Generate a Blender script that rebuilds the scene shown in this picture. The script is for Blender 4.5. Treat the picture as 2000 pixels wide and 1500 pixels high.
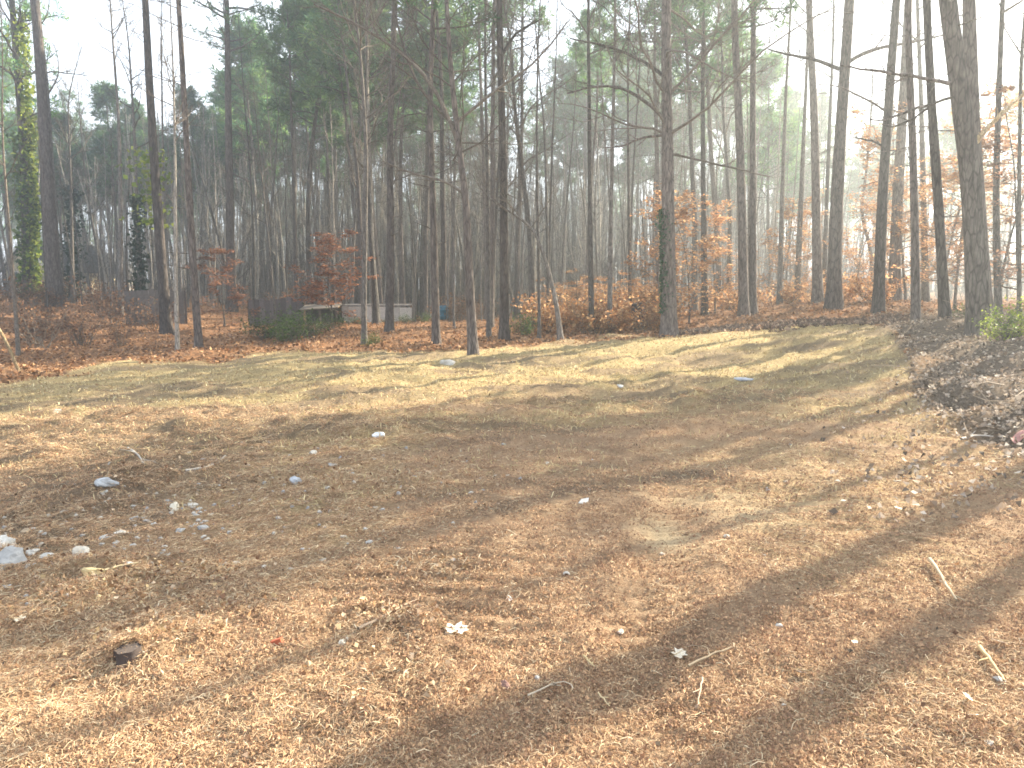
import bpy, math, random
import numpy as np

for o in list(bpy.data.objects):
    bpy.data.objects.remove(o)
S = bpy.context.scene
COL = S.collection
rad = math.radians

# ------------------------------------------------------------------ camera
FPX, CAMZ, PITCH = 1455.0, 1.6, rad(7.0)
cd = bpy.data.cameras.new('camera')
cd.sensor_width = 36.0
cd.lens = 36.0 * FPX / 2000.0
cd.clip_start, cd.clip_end = 0.05, 2000.0
cam = bpy.data.objects.new('camera', cd)
COL.objects.link(cam)
cam.location = (0, 0, CAMZ)
cam.rotation_euler = (math.pi / 2 - PITCH, 0, 0)
S.camera = cam

# ------------------------------------------------------------------ sky, sun, exposure
SUN_EL, SUN_AZ = rad(31.0), rad(52.0)          # azimuth measured from +Y towards +X
SUN_STRENGTH, SKY_STRENGTH, EXPOSURE = 5.0, 0.062, 2.22
W = bpy.data.worlds.new('World')
S.world = W
W.use_nodes = True
wn, wl = W.node_tree.nodes, W.node_tree.links
wn.clear()
wout = wn.new('ShaderNodeOutputWorld')
wbg = wn.new('ShaderNodeBackground')
sky = wn.new('ShaderNodeTexSky')
sky.sky_type = 'NISHITA'
sky.sun_disc = False
sky.sun_elevation = SUN_EL
sky.sun_rotation = SUN_AZ
sky.air_density, sky.dust_density, sky.ozone_density = 1.0, 1.6, 1.0
cl_tc = wn.new('ShaderNodeTexCoord')
cl_n = wn.new('ShaderNodeTexNoise')
cl_n.inputs['Scale'].default_value = 2.3
cl_n.inputs['Detail'].default_value = 6
cl_n.inputs['Roughness'].default_value = 0.6
cl_r = wn.new('ShaderNodeValToRGB')
cl_r.color_ramp.elements[0].position = 0.34
cl_r.color_ramp.elements[0].color = (0.25, 0.25, 0.25, 1)
cl_r.color_ramp.elements[1].position = 0.56
cl_r.color_ramp.elements[1].color = (0.95, 0.95, 0.95, 1)
cl_m = wn.new('ShaderNodeMixRGB')
cl_m.inputs[2].default_value = (6.7, 7.2, 7.9, 1)
wl.new(cl_tc.outputs['Generated'], cl_n.inputs['Vector'])
wl.new(cl_n.outputs['Fac'], cl_r.inputs['Fac'])
wl.new(cl_r.outputs['Color'], cl_m.inputs[0])
wl.new(sky.outputs['Color'], cl_m.inputs[1])
wl.new(cl_m.outputs['Color'], wbg.inputs['Color'])
wbg.inputs['Strength'].default_value = SKY_STRENGTH
wl.new(wbg.outputs['Background'], wout.inputs['Surface'])

sd = bpy.data.lights.new('sun', 'SUN')
sd.energy, sd.angle, sd.color = SUN_STRENGTH, rad(0.53), (1.0, 0.87, 0.66)
sun = bpy.data.objects.new('sun', sd)
COL.objects.link(sun)
sun.location = (60, 45, 60)
sun.rotation_euler = (math.pi / 2 - SUN_EL, 0, -SUN_AZ + math.pi)   # lamp looks along -Z
S.view_settings.view_transform = 'Standard'
S.view_settings.look = 'None'
S.view_settings.exposure = EXPOSURE
S.view_settings.gamma = 1.0
S.view_settings.use_curve_mapping = False
S.render.engine = 'CYCLES'
S.cycles.use_denoising = True
S.cycles.max_bounces = 6
S.cycles.transparent_max_bounces = 8
S.cycles.volume_bounces = 0
S.cycles.sample_clamp_indirect = 4.0
S.cycles.filter_width = 1.7
HAZE_DENSITY, HAZE_ANISO = 0.0036, 0.64

# ------------------------------------------------------------------ helpers
rng = np.random.default_rng(7)
CP, SP = math.cos(PITCH), math.sin(PITCH)


def PX(px, py, Y):
    """World point on the plane y = Y seen at photograph position px, py (2000 x 1500)."""
    u, w = (px - 1000) / FPX, (750 - py) / FPX
    d = np.array([u, w * SP + CP, w * CP - SP])
    return np.array([0, 0, CAMZ]) + d * (Y / d[1])


def hash2(ix, iy, seed):
    h = (ix.astype(np.int64) * 374761393 + iy.astype(np.int64) * 668265263 + seed * 1274126177) & 0xFFFFFFFF
    h = ((h ^ (h >> 13)) * 1274126177) & 0xFFFFFFFF
    h = h ^ (h >> 16)
    return (h & 0xFFFF) / 65535.0


def vnoise(x, y, seed=0):
    x = np.asarray(x, float); y = np.asarray(y, float)
    ix, iy = np.floor(x), np.floor(y)
    fx, fy = x - ix, y - iy
    fx = fx * fx * fx * (fx * (fx * 6 - 15) + 10)
    fy = fy * fy * fy * (fy * (fy * 6 - 15) + 10)
    a, b = hash2(ix, iy, seed), hash2(ix + 1, iy, seed)
    c, d = hash2(ix, iy + 1, seed), hash2(ix + 1, iy + 1, seed)
    return (a + (b - a) * fx) * (1 - fy) + (c + (d - c) * fx) * fy - 0.5


def fbm(x, y, scale, octs=3, seed=0):
    s, amp, f = 0, 1, 1.0 / scale
    for k in range(octs):
        s = s + amp * vnoise(x * f + 17.3 * k, y * f - 9.1 * k, seed + k)
        amp *= 0.5; f *= 2.03
    return s


def smooth(e0, e1, x):
    t = np.clip((x - e0) / (e1 - e0), 0, 1)
    return t * t * (3 - 2 * t)


class MB:
    """Collects vertices, faces, colours and materials and links them as ONE mesh."""
    def __init__(s):
        s.v, s.q, s.t, s.c, s.mq, s.mt, s.n = [], [], [], [], [], [], 0

    def add(s, v, quads=None, tris=None, col=None, mat=0):
        v = np.asarray(v, np.float32).reshape(-1, 3)
        if col is None:
            col = np.ones((len(v), 3), np.float32) * 0.5
        col = np.broadcast_to(np.asarray(col, np.float32), (len(v), 3))
        if quads is not None and len(quads):
            q = np.asarray(quads, np.int64).reshape(-1, 4) + s.n
            s.q.append(q); s.mq.append(np.full(len(q), mat))
        if tris is not None and len(tris):
            t = np.asarray(tris, np.int64).reshape(-1, 3) + s.n
            s.t.append(t); s.mt.append(np.full(len(t), mat))
        s.v.append(v); s.c.append(col); s.n += len(v)

    def mesh(s, name, mats, shade_smooth=True):
        me = bpy.data.meshes.new(name)
        v = np.concatenate(s.v)
        q = np.concatenate(s.q) if s.q else np.zeros((0, 4), np.int64)
        t = np.concatenate(s.t) if s.t else np.zeros((0, 3), np.int64)
        mi = np.concatenate(s.mq + s.mt)
        me.vertices.add(len(v)); me.vertices.foreach_set('co', v.ravel())
        loops = np.concatenate([q.ravel(), t.ravel()]).astype(np.int32)
        me.loops.add(len(loops)); me.loops.foreach_set('vertex_index', loops)
        tot = np.concatenate([np.full(len(q), 4), np.full(len(t), 3)]).astype(np.int32)
        st = np.concatenate([[0], np.cumsum(tot)[:-1]]).astype(np.int32)
        me.polygons.add(len(tot))
        me.polygons.foreach_set('loop_start', st)
        me.polygons.foreach_set('loop_total', tot)
        me.polygons.foreach_set('material_index', mi.astype(np.int32))
        me.polygons.foreach_set('use_smooth', np.full(len(tot), shade_smooth))
        a = me.attributes.new('tint', 'FLOAT_COLOR', 'POINT')
        c = np.concatenate(s.c)
        a.data.foreach_set('color', np.concatenate([c, np.ones((len(c), 1), np.float32)], 1).astype(np.float32).ravel())
        for m in (mats if isinstance(mats, (list, tuple)) else [mats]):
            me.materials.append(m)
        me.update(calc_edges=True)
        return me


def link(name, me, parent=None):
    o = bpy.data.objects.new(name, me)
    COL.objects.link(o)
    if parent is not None:
        o.parent = parent
    return o


def tag(o, label=None, cat=None, group=None, kind=None):
    if label: o['label'] = label
    if cat: o['category'] = cat
    if group: o['group'] = group
    if kind: o['kind'] = kind
    return o


def root(name, label, cat, loc, group=None, rz=0.0):
    o = bpy.data.objects.new(name, None)
    COL.objects.link(o)
    o.empty_display_size = 0.3
    o.location = loc
    o.rotation_euler = (0, 0, rz)
    return tag(o, label, cat, group)


def copy_tree(o, loc, rz=0.0, scale=1.0, label=None, group=None):
    c = o.copy(); COL.objects.link(c)
    c.location = loc; c.rotation_euler = (c.rotation_euler[0], c.rotation_euler[1], rz)
    c.scale = (scale,) * 3 if np.isscalar(scale) else scale
    if label: c['label'] = label
    if group: c['group'] = group
    for ch in list(o.children):
        d = ch.copy(); COL.objects.link(d); d.parent = c
        for g in list(ch.children):
            e = g.copy(); COL.objects.link(e); e.parent = d
    return c


def nrm(a):
    return a / np.maximum(np.linalg.norm(a, axis=-1, keepdims=True), 1e-9)


def tubes(mb, P, R, k, mat=0, col=None, bark=0.0):
    """A batch of tubes: P (B,n,3) centre lines, R (B,n) radii, k sides."""
    P = np.asarray(P, float); R = np.asarray(R, float)
    B, n, _ = P.shape
    T = nrm(np.gradient(P, axis=1))
    ref = np.where(np.abs(T[:, :1, 2:3]) > 0.8, np.array([1.0, 0.13, 0]), np.array([0.05, 0.1, 1.0]))
    U = nrm(np.cross(T, np.broadcast_to(ref, T.shape)))
    V = np.cross(T, U)
    an = np.arange(k) * 2 * math.pi / k
    rr = R[:, :, None] * np.ones(k)
    if bark > 0:
        rr = rr * (1 + bark * rng.uniform(-1, 1, rr.shape))
    ring = P[:, :, None, :] + rr[..., None] * (np.cos(an)[None, None, :, None] * U[:, :, None, :]
                                              + np.sin(an)[None, None, :, None] * V[:, :, None, :])
    idx = np.arange(B * n * k).reshape(B, n, k)
    a = idx[:, :-1, :]; b = np.roll(a, -1, 2); d = idx[:, 1:, :]; c = np.roll(d, -1, 2)
    mb.add(ring.reshape(-1, 3), quads=np.stack([a, b, c, d], -1).reshape(-1, 4), mat=mat, col=col)


def grow(start, d, ln, n, wig=0.15, up=0.2):
    """Branch centre lines (B,n,3) that wander and bend up (or down)."""
    start = np.asarray(start, float); d = nrm(np.asarray(d, float)); ln = np.asarray(ln, float)
    B = len(start)
    P = np.zeros((B, n, 3)); P[:, 0] = start
    step = ln / (n - 1)
    cur = d
    for i in range(1, n):
        cur = nrm(cur + rng.normal(0, wig, (B, 3)) + np.array([0, 0, up / (n - 1)]))
        P[:, i] = P[:, i - 1] + cur * step[:, None]
    return P


def children(P, R, L, k, t0, t1, ang, ratio, rr, jit=0.35):
    """k side shoots on every path: start, direction, length, radius."""
    B, n, _ = P.shape
    t = np.linspace(t0, t1, k)[None, :] + rng.uniform(-.5, .5, (B, k)) * (t1 - t0) / max(k, 1)
    t = np.clip(t, 0.02, 0.99) * (n - 1)
    i = np.minimum(t.astype(int), n - 2); f = (t - i)[..., None]
    bi = np.arange(B)[:, None]
    st = P[bi, i] * (1 - f) + P[bi, i + 1] * f
    tg = nrm(P[bi, i + 1] - P[bi, i])
    rp = nrm(np.cross(tg, rng.normal(0, 1, (B, k, 3))))
    a = ang + rng.uniform(-jit, jit, (B, k, 1))
    d = tg * np.cos(a) + rp * np.sin(a)
    ln = L[:, None] * ratio * (1.05 - 0.55 * t / (n - 1)) * rng.uniform(.6, 1.25, (B, k))
    r0 = R[bi, i] * rr
    return st.reshape(-1, 3), d.reshape(-1, 3), ln.ravel(), r0.ravel()


def taper(r0, n, end=0.25, p=1.0):
    t = np.linspace(0, 1, n)
    return np.maximum(np.asarray(r0)[:, None] * (1 - (1 - end) * t ** p)[None, :], 0.0022)


def scatter(name, label, variants, pts, scl, rot=None):
    """uncountable cover: a few variants set out on many points by geometry nodes, ONE object of kind stuff."""
    n = len(pts)
    src = bpy.data.collections.new(name + '_variants')
    for i, me in enumerate(variants):
        src.objects.link(bpy.data.objects.new(name + '_variant', me))
    me = bpy.data.meshes.new(name)
    me.vertices.add(n); me.vertices.foreach_set('co', np.asarray(pts, np.float32).ravel())
    if rot is None:
        rot = np.zeros((n, 3)); rot[:, 2] = rng.uniform(0, 6.28, n)
    a = me.attributes.new('turn', 'FLOAT_VECTOR', 'POINT'); a.data.foreach_set('vector', np.asarray(rot, np.float32).ravel())
    sc_ = np.asarray(scl, np.float32); sc_ = np.repeat(sc_[:, None], 3, 1) if sc_.ndim == 1 else sc_
    a = me.attributes.new('size', 'FLOAT_VECTOR', 'POINT'); a.data.foreach_set('vector', np.ascontiguousarray(sc_).ravel())
    a = me.attributes.new('pick', 'INT', 'POINT'); a.data.foreach_set('value', rng.integers(0, len(variants), n).astype(np.int32))
    o = tag(link(name, me), label, None, None, 'stuff')
    ng = bpy.data.node_groups.new(name, 'GeometryNodeTree')
    ng.interface.new_socket('Geometry', in_out='INPUT', socket_type='NodeSocketGeometry')
    ng.interface.new_socket('Geometry', in_out='OUTPUT', socket_type='NodeSocketGeometry')
    N, Lk = ng.nodes, ng.links
    gi, go = N.new('NodeGroupInput'), N.new('NodeGroupOutput')
    ci = N.new('GeometryNodeCollectionInfo'); ci.inputs['Collection'].default_value = src
    ci.inputs['Separate Children'].default_value = True; ci.inputs['Reset Children'].default_value = True
    ip = N.new('GeometryNodeInstanceOnPoints'); ip.inputs['Pick Instance'].default_value = True
    Lk.new(gi.outputs[0], ip.inputs['Points']); Lk.new(ci.outputs[0], ip.inputs['Instance'])
    for nm, typ, sock in (('turn', 'FLOAT_VECTOR', 'Rotation'), ('size', 'FLOAT_VECTOR', 'Scale'), ('pick', 'INT', 'Instance Index')):
        na = N.new('GeometryNodeInputNamedAttribute'); na.data_type = typ; na.inputs['Name'].default_value = nm
        Lk.new(na.outputs['Attribute'], ip.inputs[sock])
    Lk.new(ip.outputs[0], go.inputs[0])
    md = o.modifiers.new('scatter', 'NODES'); md.node_group = ng
    return o


# ------------------------------------------------------------------ materials
def new_mat(name):
    m = bpy.data.materials.new(name)
    m.use_nodes = True
    n, l = m.node_tree.nodes, m.node_tree.links
    n.clear()
    out = n.new('ShaderNodeOutputMaterial')
    return m, n, l, out


def bark_mat(name, c0, c1, c2, scale=9.0, moss=0.0):
    m, n, l, out = new_mat(name)
    b = n.new('ShaderNodeBsdfPrincipled'); b.inputs['Roughness'].default_value = 0.95
    b.inputs['Specular IOR Level'].default_value = 0.15
    tc = n.new('ShaderNodeTexCoord'); mp = n.new('ShaderNodeMapping')
    mp.inputs['Scale'].default_value = (scale, scale, scale * 0.22)
    ns = n.new('ShaderNodeTexNoise'); ns.inputs['Scale'].default_value = 1.6; ns.inputs['Detail'].default_value = 7
    ns.inputs['Roughness'].default_value = 0.7
    vo = n.new('ShaderNodeTexVoronoi'); vo.feature = 'DISTANCE_TO_EDGE'; vo.inputs['Scale'].default_value = 1.5
    rp = n.new('ShaderNodeValToRGB')
    e = rp.color_ramp.elements
    e[0].position, e[0].color = 0.3, (*c0, 1)
    e[1].position, e[1].color = 0.7, (*c2, 1)
    x = e.new(0.5); x.color = (*c1, 1)
    oi = n.new('ShaderNodeObjectInfo')
    hs = n.new('ShaderNodeHueSaturation')
    mr = n.new('ShaderNodeMapRange'); mr.inputs['To Min'].default_value = 0.62; mr.inputs['To Max'].default_value = 1.35
    vr = n.new('ShaderNodeMapRange'); vr.inputs['From Max'].default_value = 0.12
    vr.inputs['To Min'].default_value = 0.45; vr.inputs['To Max'].default_value = 1.0
    mm = n.new('ShaderNodeMath'); mm.operation = 'MULTIPLY'
    bp = n.new('ShaderNodeBump'); bp.inputs['Strength'].default_value = 0.8; bp.inputs['Distance'].default_value = 0.03
    l.new(tc.outputs['Object'], mp.inputs['Vector'])
    l.new(mp.outputs['Vector'], ns.inputs['Vector']); l.new(mp.outputs['Vector'], vo.inputs['Vector'])
    l.new(ns.outputs['Fac'], rp.inputs['Fac']); l.new(rp.outputs['Color'], hs.inputs['Color'])
    l.new(oi.outputs['Random'], mr.inputs['Value'])
    l.new(vo.outputs['Distance'], vr.inputs['Value'])
    l.new(mr.outputs['Result'], mm.inputs[0]); l.new(vr.outputs['Result'], mm.inputs[1])
    l.new(mm.outputs['Value'], hs.inputs['Value'])
    l.new(hs.outputs['Color'], b.inputs['Base Color'])
    l.new(vo.outputs['Distance'], bp.inputs['Height']); l.new(bp.outputs['Normal'], b.inputs['Normal'])
    l.new(b.outputs['BSDF'], out.inputs['Surface'])
    return m


def leaf_mat(name, gain=(1, 1, 1), trans=0.45, vmin=0.7, vmax=1.3, rough=0.7):
    """Thin leaf: its own colour comes from the mesh attribute 'tint'; some light passes through."""
    m, n, l, out = new_mat(name)
    at = n.new('ShaderNodeAttribute'); at.attribute_name = 'tint'
    mu = n.new('ShaderNodeMixRGB'); mu.blend_type = 'MULTIPLY'; mu.inputs[0].default_value = 1
    mu.inputs[2].default_value = (*gain, 1)
    oi = n.new('ShaderNodeObjectInfo'); hs = n.new('ShaderNodeHueSaturation')
    mr = n.new('ShaderNodeMapRange'); mr.inputs['To Min'].default_value = vmin; mr.inputs['To Max'].default_value = vmax
    d = n.new('ShaderNodeBsdfPrincipled'); d.inputs['Roughness'].default_value = rough
    d.inputs['Specular IOR Level'].default_value = 0.25
    t = n.new('ShaderNodeBsdfTranslucent')
    mx = n.new('ShaderNodeMixShader'); mx.inputs[0].default_value = trans
    l.new(at.outputs['Color'], mu.inputs[1]); l.new(mu.outputs['Color'], hs.inputs['Color'])
    l.new(oi.outputs['Random'], mr.inputs['Value']); l.new(mr.outputs['Result'], hs.inputs['Value'])
    l.new(hs.outputs['Color'], d.inputs['Base Color']); l.new(hs.outputs['Color'], t.inputs['Color'])
    l.new(d.outputs['BSDF'], mx.inputs[1]); l.new(t.outputs['BSDF'], mx.inputs[2])
    l.new(mx.outputs['Shader'], out.inputs['Surface'])
    return m


def tint_mat(name, rough=0.9, bump=0.0, scale=30.0):
    m, n, l, out = new_mat(name)
    at = n.new('ShaderNodeAttribute'); at.attribute_name = 'tint'
    b = n.new('ShaderNodeBsdfPrincipled'); b.inputs['Roughness'].default_value = rough
    b.inputs['Specular IOR Level'].default_value = 0.2
    ns = n.new('ShaderNodeTexNoise'); ns.inputs['Scale'].default_value = scale; ns.inputs['Detail'].default_value = 5
    mr = n.new('ShaderNodeMapRange'); mr.inputs['To Min'].default_value = 0.6; mr.inputs['To Max'].default_value = 1.4
    tc = n.new('ShaderNodeTexCoord'); l.new(tc.outputs['Object'], ns.inputs['Vector'])
    hs = n.new('ShaderNodeHueSaturation')
    l.new(ns.outputs['Fac'], mr.inputs['Value']); l.new(mr.outputs['Result'], hs.inputs['Value'])
    l.new(at.outputs['Color'], hs.inputs['Color']); l.new(hs.outputs['Color'], b.inputs['Base Color'])
    if bump:
        bp = n.new('ShaderNodeBump'); bp.inputs['Strength'].default_value = bump; bp.inputs['Distance'].default_value = 0.01
        l.new(ns.outputs['Fac'], bp.inputs['Height']); l.new(bp.outputs['Normal'], b.inputs['Normal'])
    l.new(b.outputs['BSDF'], out.inputs['Surface'])
    return m


M_PINE = bark_mat('pine_bark', (.05, .042, .039), (.14, .12, .11), (.24, .21, .19), 9)
M_GREY = bark_mat('grey_bark', (.06, .053, .048), (.155, .142, .13), (.27, .247, .23), 14)
M_PALE = bark_mat('pale_bark', (.16, .148, .128), (.34, .315, .28), (.48, .45, .41), 14)
M_TWIG = bark_mat('twig_bark', (.1, .085, .07), (.19, .165, .14), (.27, .235, .2), 20)
M_DEAD = bark_mat('bare_wood', (.3, .21, .12), (.45, .34, .2), (.55, .44, .28), 12)
M_NEEDLE = leaf_mat('pine_needles', gain=(1.45, 1.85, 1.75), trans=0.52)
M_BEECH = leaf_mat('dry_leaves', trans=0.58, vmin=.75, vmax=1.15)
M_GREEN = leaf_mat('green_leaves', trans=0.5, vmin=.8, vmax=1.15, rough=.5)
M_LITTER = leaf_mat('ground_litter', trans=0.15, vmin=1, vmax=1, rough=.85)
M_STONE = tint_mat('stone', .85, .6, 25)
M_TINT = tint_mat('weathered_surface', .9, .4, 12)
M_DIRT = tint_mat('loose_dirt', 1.0, .8, 40)

# ------------------------------------------------------------------ terrain
ctrl = [(0, 0, 0), (0, 3, 0), (3, 3, .02), (-3, 3, -.02), (0, 5, 0), (3.2, 6, .05), (-3, 5, -.04), (0, 9, -.01),
        (-5, -6, 0), (5, -6, .1), (0, -12, 0), (8, 4, .5), (14, 4, .8), (-9, 3, -.3), (-16, 6, -.3)]
for px, py, D in [(925, 697, 18.5), (1308, 650, 22), (1000, 740, 13.5), (1500, 640, 22), (1750, 637, 18), (1500, 705, 15), (1720, 720, 12),
                  (1790, 790, 9.2), (0, 745, 16), (400, 702, 19), (0, 800, 11.5), (0, 900, 7.6), (500, 800, 10.5),
                  (388, 685, 22), (345, 690, 21), (325, 652, 30), (100, 600, 38), (450, 610, 42), (712, 670, 22.5), (735, 630, 33),
                  (852, 675, 21.5), (985, 671, 21.5), (1095, 666, 21.5), (1190, 650, 24), (1460, 617, 27), (1595, 592, 31), (1628, 603, 26),
                  (1715, 611, 23), (1745, 592, 30), (1790, 632, 19), (1846, 635, 17), (1910, 655, 14), (1995, 655, 12.5),
                  (1995, 760, 9.5), (1900, 720, 11), (1990, 872, 7.2), (2300, 700, 9.5), (2500, 660, 14), (2600, 620, 22),
                  (1000, 622, 50), (640, 625, 38), (900, 628, 38), (1300, 618, 40), (200, 578, 58), (60, 575, 60), (600, 598, 62), (1050, 600, 70), (1400, 595, 55),
                  (1800, 588, 50), (2300, 580, 50), (-400, 600, 40), (-400, 720, 20), (30, 690, 22), (150, 690, 23)]:
    ctrl.append(tuple(PX(px, py, D)))
for k in range(16):
    a = k * math.pi / 8
    ctrl.append((110 * math.sin(a), 110 * math.cos(a), 1.4 + .3 * math.cos(a)))
    ctrl.append((190 * math.sin(a), 190 * math.cos(a), 2.2))
C = np.array(ctrl)


def tps_k(r2):
    return np.where(r2 > 1e-12, 0.5 * r2 * np.log(np.maximum(r2, 1e-12)), 0)


_n = len(C)
_r2 = ((C[:, None, :2] - C[None, :, :2]) ** 2).sum(-1)
_A = np.zeros((_n + 3, _n + 3))
_A[:_n, :_n] = tps_k(_r2) + np.eye(_n) * 0.6
_A[:_n, _n] = 1; _A[:_n, _n + 1:] = C[:, :2]
_A[_n, :_n] = 1; _A[_n + 1:, :_n] = C[:, :2].T
_w = np.linalg.solve(_A, np.concatenate([C[:, 2], np.zeros(3)]))


def base_h(x, y):
    x = np.asarray(x, float); y = np.asarray(y, float)
    sh = x.shape; x = x.ravel(); y = y.ravel()
    out = np.zeros(len(x))
    for i in range(0, len(x), 20000):
        xs, ys = x[i:i + 20000], y[i:i + 20000]
        r2 = (xs[:, None] - C[None, :, 0]) ** 2 + (ys[:, None] - C[None, :, 1]) ** 2
        out[i:i + 20000] = tps_k(r2) @ _w[:_n] + _w[_n] + _w[_n + 1] * xs + _w[_n + 2] * ys
    return out.reshape(sh)


_ea = (np.array([-3000, -400, 0, 400, 700, 925, 1100, 1308, 1500, 1700, 1740, 1790, 1870, 2000, 2300, 3000]) - 1000) / FPX
_ey = np.array([12, 15, 16, 19, 21, 20, 21.3, 22, 22, 20.5, 16.5, 10.0, 8.8, 7.0, 4.6, 3.0])


def zones(x, y):
    """forest floor, leaf bank, dry grass, red clay, dark debris: 0..1 each."""
    a = x / np.maximum(y, 0.5)
    e = np.interp(a, _ea, _ey)
    j = fbm(x, y, 1.6, 4, 5) + .5 * fbm(x, y, .5, 2, 6)
    out = smooth(-.7, .7, (y - e) + 1.6 * j * np.clip(e / 14, .35, 1.2))
    out = np.where(y < 0.5, smooth(8, 11, np.abs(x) + 2 * j), out)
    bank = out * smooth(.44, .54, a + .14 * j) * (1 - smooth(19, 24, y)) * (y > .5)
    forest = out * (1 - bank)
    grass = smooth(7.0, 14.5, y + 7 * fbm(x, y * 1.7, 2.2, 4, 11) + .15 * np.abs(x)) * (1 - out)
    clay = smooth(-.12, .3, fbm(x, y, 2.2, 3, 21) + .3 * smooth(-2.0, 1.2, x) - .02) * (1 - smooth(9, 12, y)) * (1 - out)
    thatch = .9 * smooth(.05, .3, fbm(x * .5, y * 1.3, 1.1, 4, 37)) * smooth(7, 9, y) * (1 - out)
    debris = smooth(.02, .4, fbm(x * 1.0, y * 1.6, 1.7, 3, 31) + .34 * 1.25 * smooth(.6, -3.0, x) * smooth(3.8, 4.8, y) * smooth(12.5, 9.5, y)
                    - .12) * .8 * (1 - out)
    debris = np.maximum(debris, .8 * thatch)
    return forest, bank, grass, clay, debris


def detail_h(x, y):
    f, b, g, c, d = zones(x, y)
    near = smooth(30, 6, np.hypot(x, y))
    fld = (1 - f) * (1 - b)
    h = .10 * fbm(x, y, 2.4, 2, 41) + .05 * fbm(x, y, .7, 2, 43)
    rough = .35 + .45 * d + .2 * g
    h = h + near * rough * (.05 * fbm(x, y, .24, 4, 47))
    lump = np.maximum(fbm(x, y, .11, 2, 53) - .1, 0)
    h = h + near * rough * .10 * lump
    up_ = smooth(6, 9, y) * smooth(30, 20, y) * fld
    h = h + up_ * (.09 * fbm(x * .55, y, .55, 3, 83) + .07 * np.maximum(fbm(x * .6, y, .3, 2, 89) - .1, 0) * 2.2)
    h = h + b * (.28 * fbm(x, y, .9, 3, 59)) + f * .15 * fbm(x, y, 1.2, 3, 61)
    # cleat prints of a tracked machine
    m = np.exp(-(((x + .38 + .15 * (y - 3.9)) / .62) ** 4)) * smooth(3.1, 3.35, y) * smooth(4.75, 4.4, y)
    h = h + m * .014 * np.clip(np.sin(2 * math.pi * (y + .12 * x + .02 * fbm(x, y, .3, 2, 3)) / .165) * 1.6, -1, 1)
    m2 = np.exp(-(((x - .85 - .28 * (y - 4.)) / .22) ** 4)) * smooth(2.2, 2.8, y) * smooth(7.5, 6, y)
    h = h - m2 * .03 + m2 * .011 * np.sin(2 * math.pi * (y - .3 * x) / .11)
    m4 = np.exp(-(((x - 2.1 + .5 * (y - 5.3)) / .9) ** 4)) * smooth(4.6, 4.9, y) * smooth(6.6, 6.0, y)
    h = h + m4 * .011 * np.sin(2 * math.pi * (y + .18 * (x - 2) ** 2 + .03 * fbm(x, y, .4, 2, 4)) / .19)
    m3 = np.exp(-((x - .56 - .28 * (y - 4.)) / .06) ** 2) * smooth(2.2, 2.8, y) * smooth(5.2, 4.4, y)
    h = h + m3 * (.012 + .03 * fbm(x, y, .14, 2, 71))
    # small heaps of scraped up earth and straw
    for hx, hy, hr, hh in ((-.47, 3.35, .2, .07), (-1.62, 3.2, .26, .075), (-2.45, 4.1, .42, .09), (-.42, 2.9, .25, .05), (-.3, 4.6, .3, .04),
                           (-3.4, 6.4, .7, .06), (-2.2, 8.4, 1.6, .05), (-5.2, 9.4, 1.5, .06), (-.8, 8.9, 1.4, .03), (-1.3, 5.9, .6, .04)):
        h = h + hh * np.exp(-((x - hx) ** 2 + (y - hy) ** 2) / hr ** 2) * (1 + 1.3 * fbm(x, y, .14, 2, 77))
    return h * smooth(90, 60, np.hypot(x, y))


def ground_h(x, y):
    x = np.asarray(x, float); y = np.asarray(y, float)
    return base_h(x, y) + detail_h(x, y)


def gz(x, y):
    return float(ground_h(np.array([x]), np.array([y]))[0])


def hit(px, py, D0=4.0, D1=60.0):
    """Ground point seen at a photograph position (first crossing along the ray)."""
    Y = np.exp(np.linspace(math.log(D0 * .45), math.log(D1), 900))
    P = np.array([PX(px, py, v) for v in Y])
    d = P[:, 2] - ground_h(P[:, 0], P[:, 1])
    i = np.argmax(d < 0)
    return P[i - 1] if i else P[-1]


def steps(n_fine, fine, g, lim):
    s = [0.0]
    while s[-1] < lim:
        s.append(s[-1] + (fine if len(s) < n_fine else fine + g * (s[-1] - n_fine * fine)))
    return np.array(s)


xs = steps(115, .022, .032, 172)
xs = np.concatenate([-xs[:0:-1], xs])
yf = steps(170, .02, .022, 168) + 1.7
yb = 1.7 - steps(2, .25, .3, 150)[:0:-1]
ys = np.concatenate([yb, yf])
xs = np.clip(xs, -175, 175); ys = np.clip(ys, -148, 172)
GX, GY = np.meshgrid(xs, ys)
GZ = ground_h(GX, GY)
nx, ny = len(xs), len(ys)
idx = np.arange(nx * ny).reshape(ny, nx)
gq = np.stack([idx[:-1, :-1], idx[:-1, 1:], idx[1:, 1:], idx[1:, :-1]], -1).reshape(-1, 4)
zf, zb, zg, zc, zd = zones(GX, GY)
def sand_and_sunlit(x, y):
    """pale sandy spots, and sunlit areas painted as paler soil, 0..1"""
    z = np.zeros_like(x)
    for sx_, sy_, rx_, ry_, am_ in ((1.0, 4.75, .2, .42, .9), (1.7, 5.2, .4, .3, .6), (1.5, 5.6, .6, .25, .55), (2.3, 5.4, .4, .2, .5), (4.6, 13.5, 1.5, .5, .6), (6.5, 16.5, 1.6, .7, .7)):
        z = np.maximum(z, am_ * np.exp(-((x - sx_) / rx_) ** 2 - ((y - sy_) / ry_) ** 2))
    return z


zs = sand_and_sunlit(GX, GY)


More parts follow.
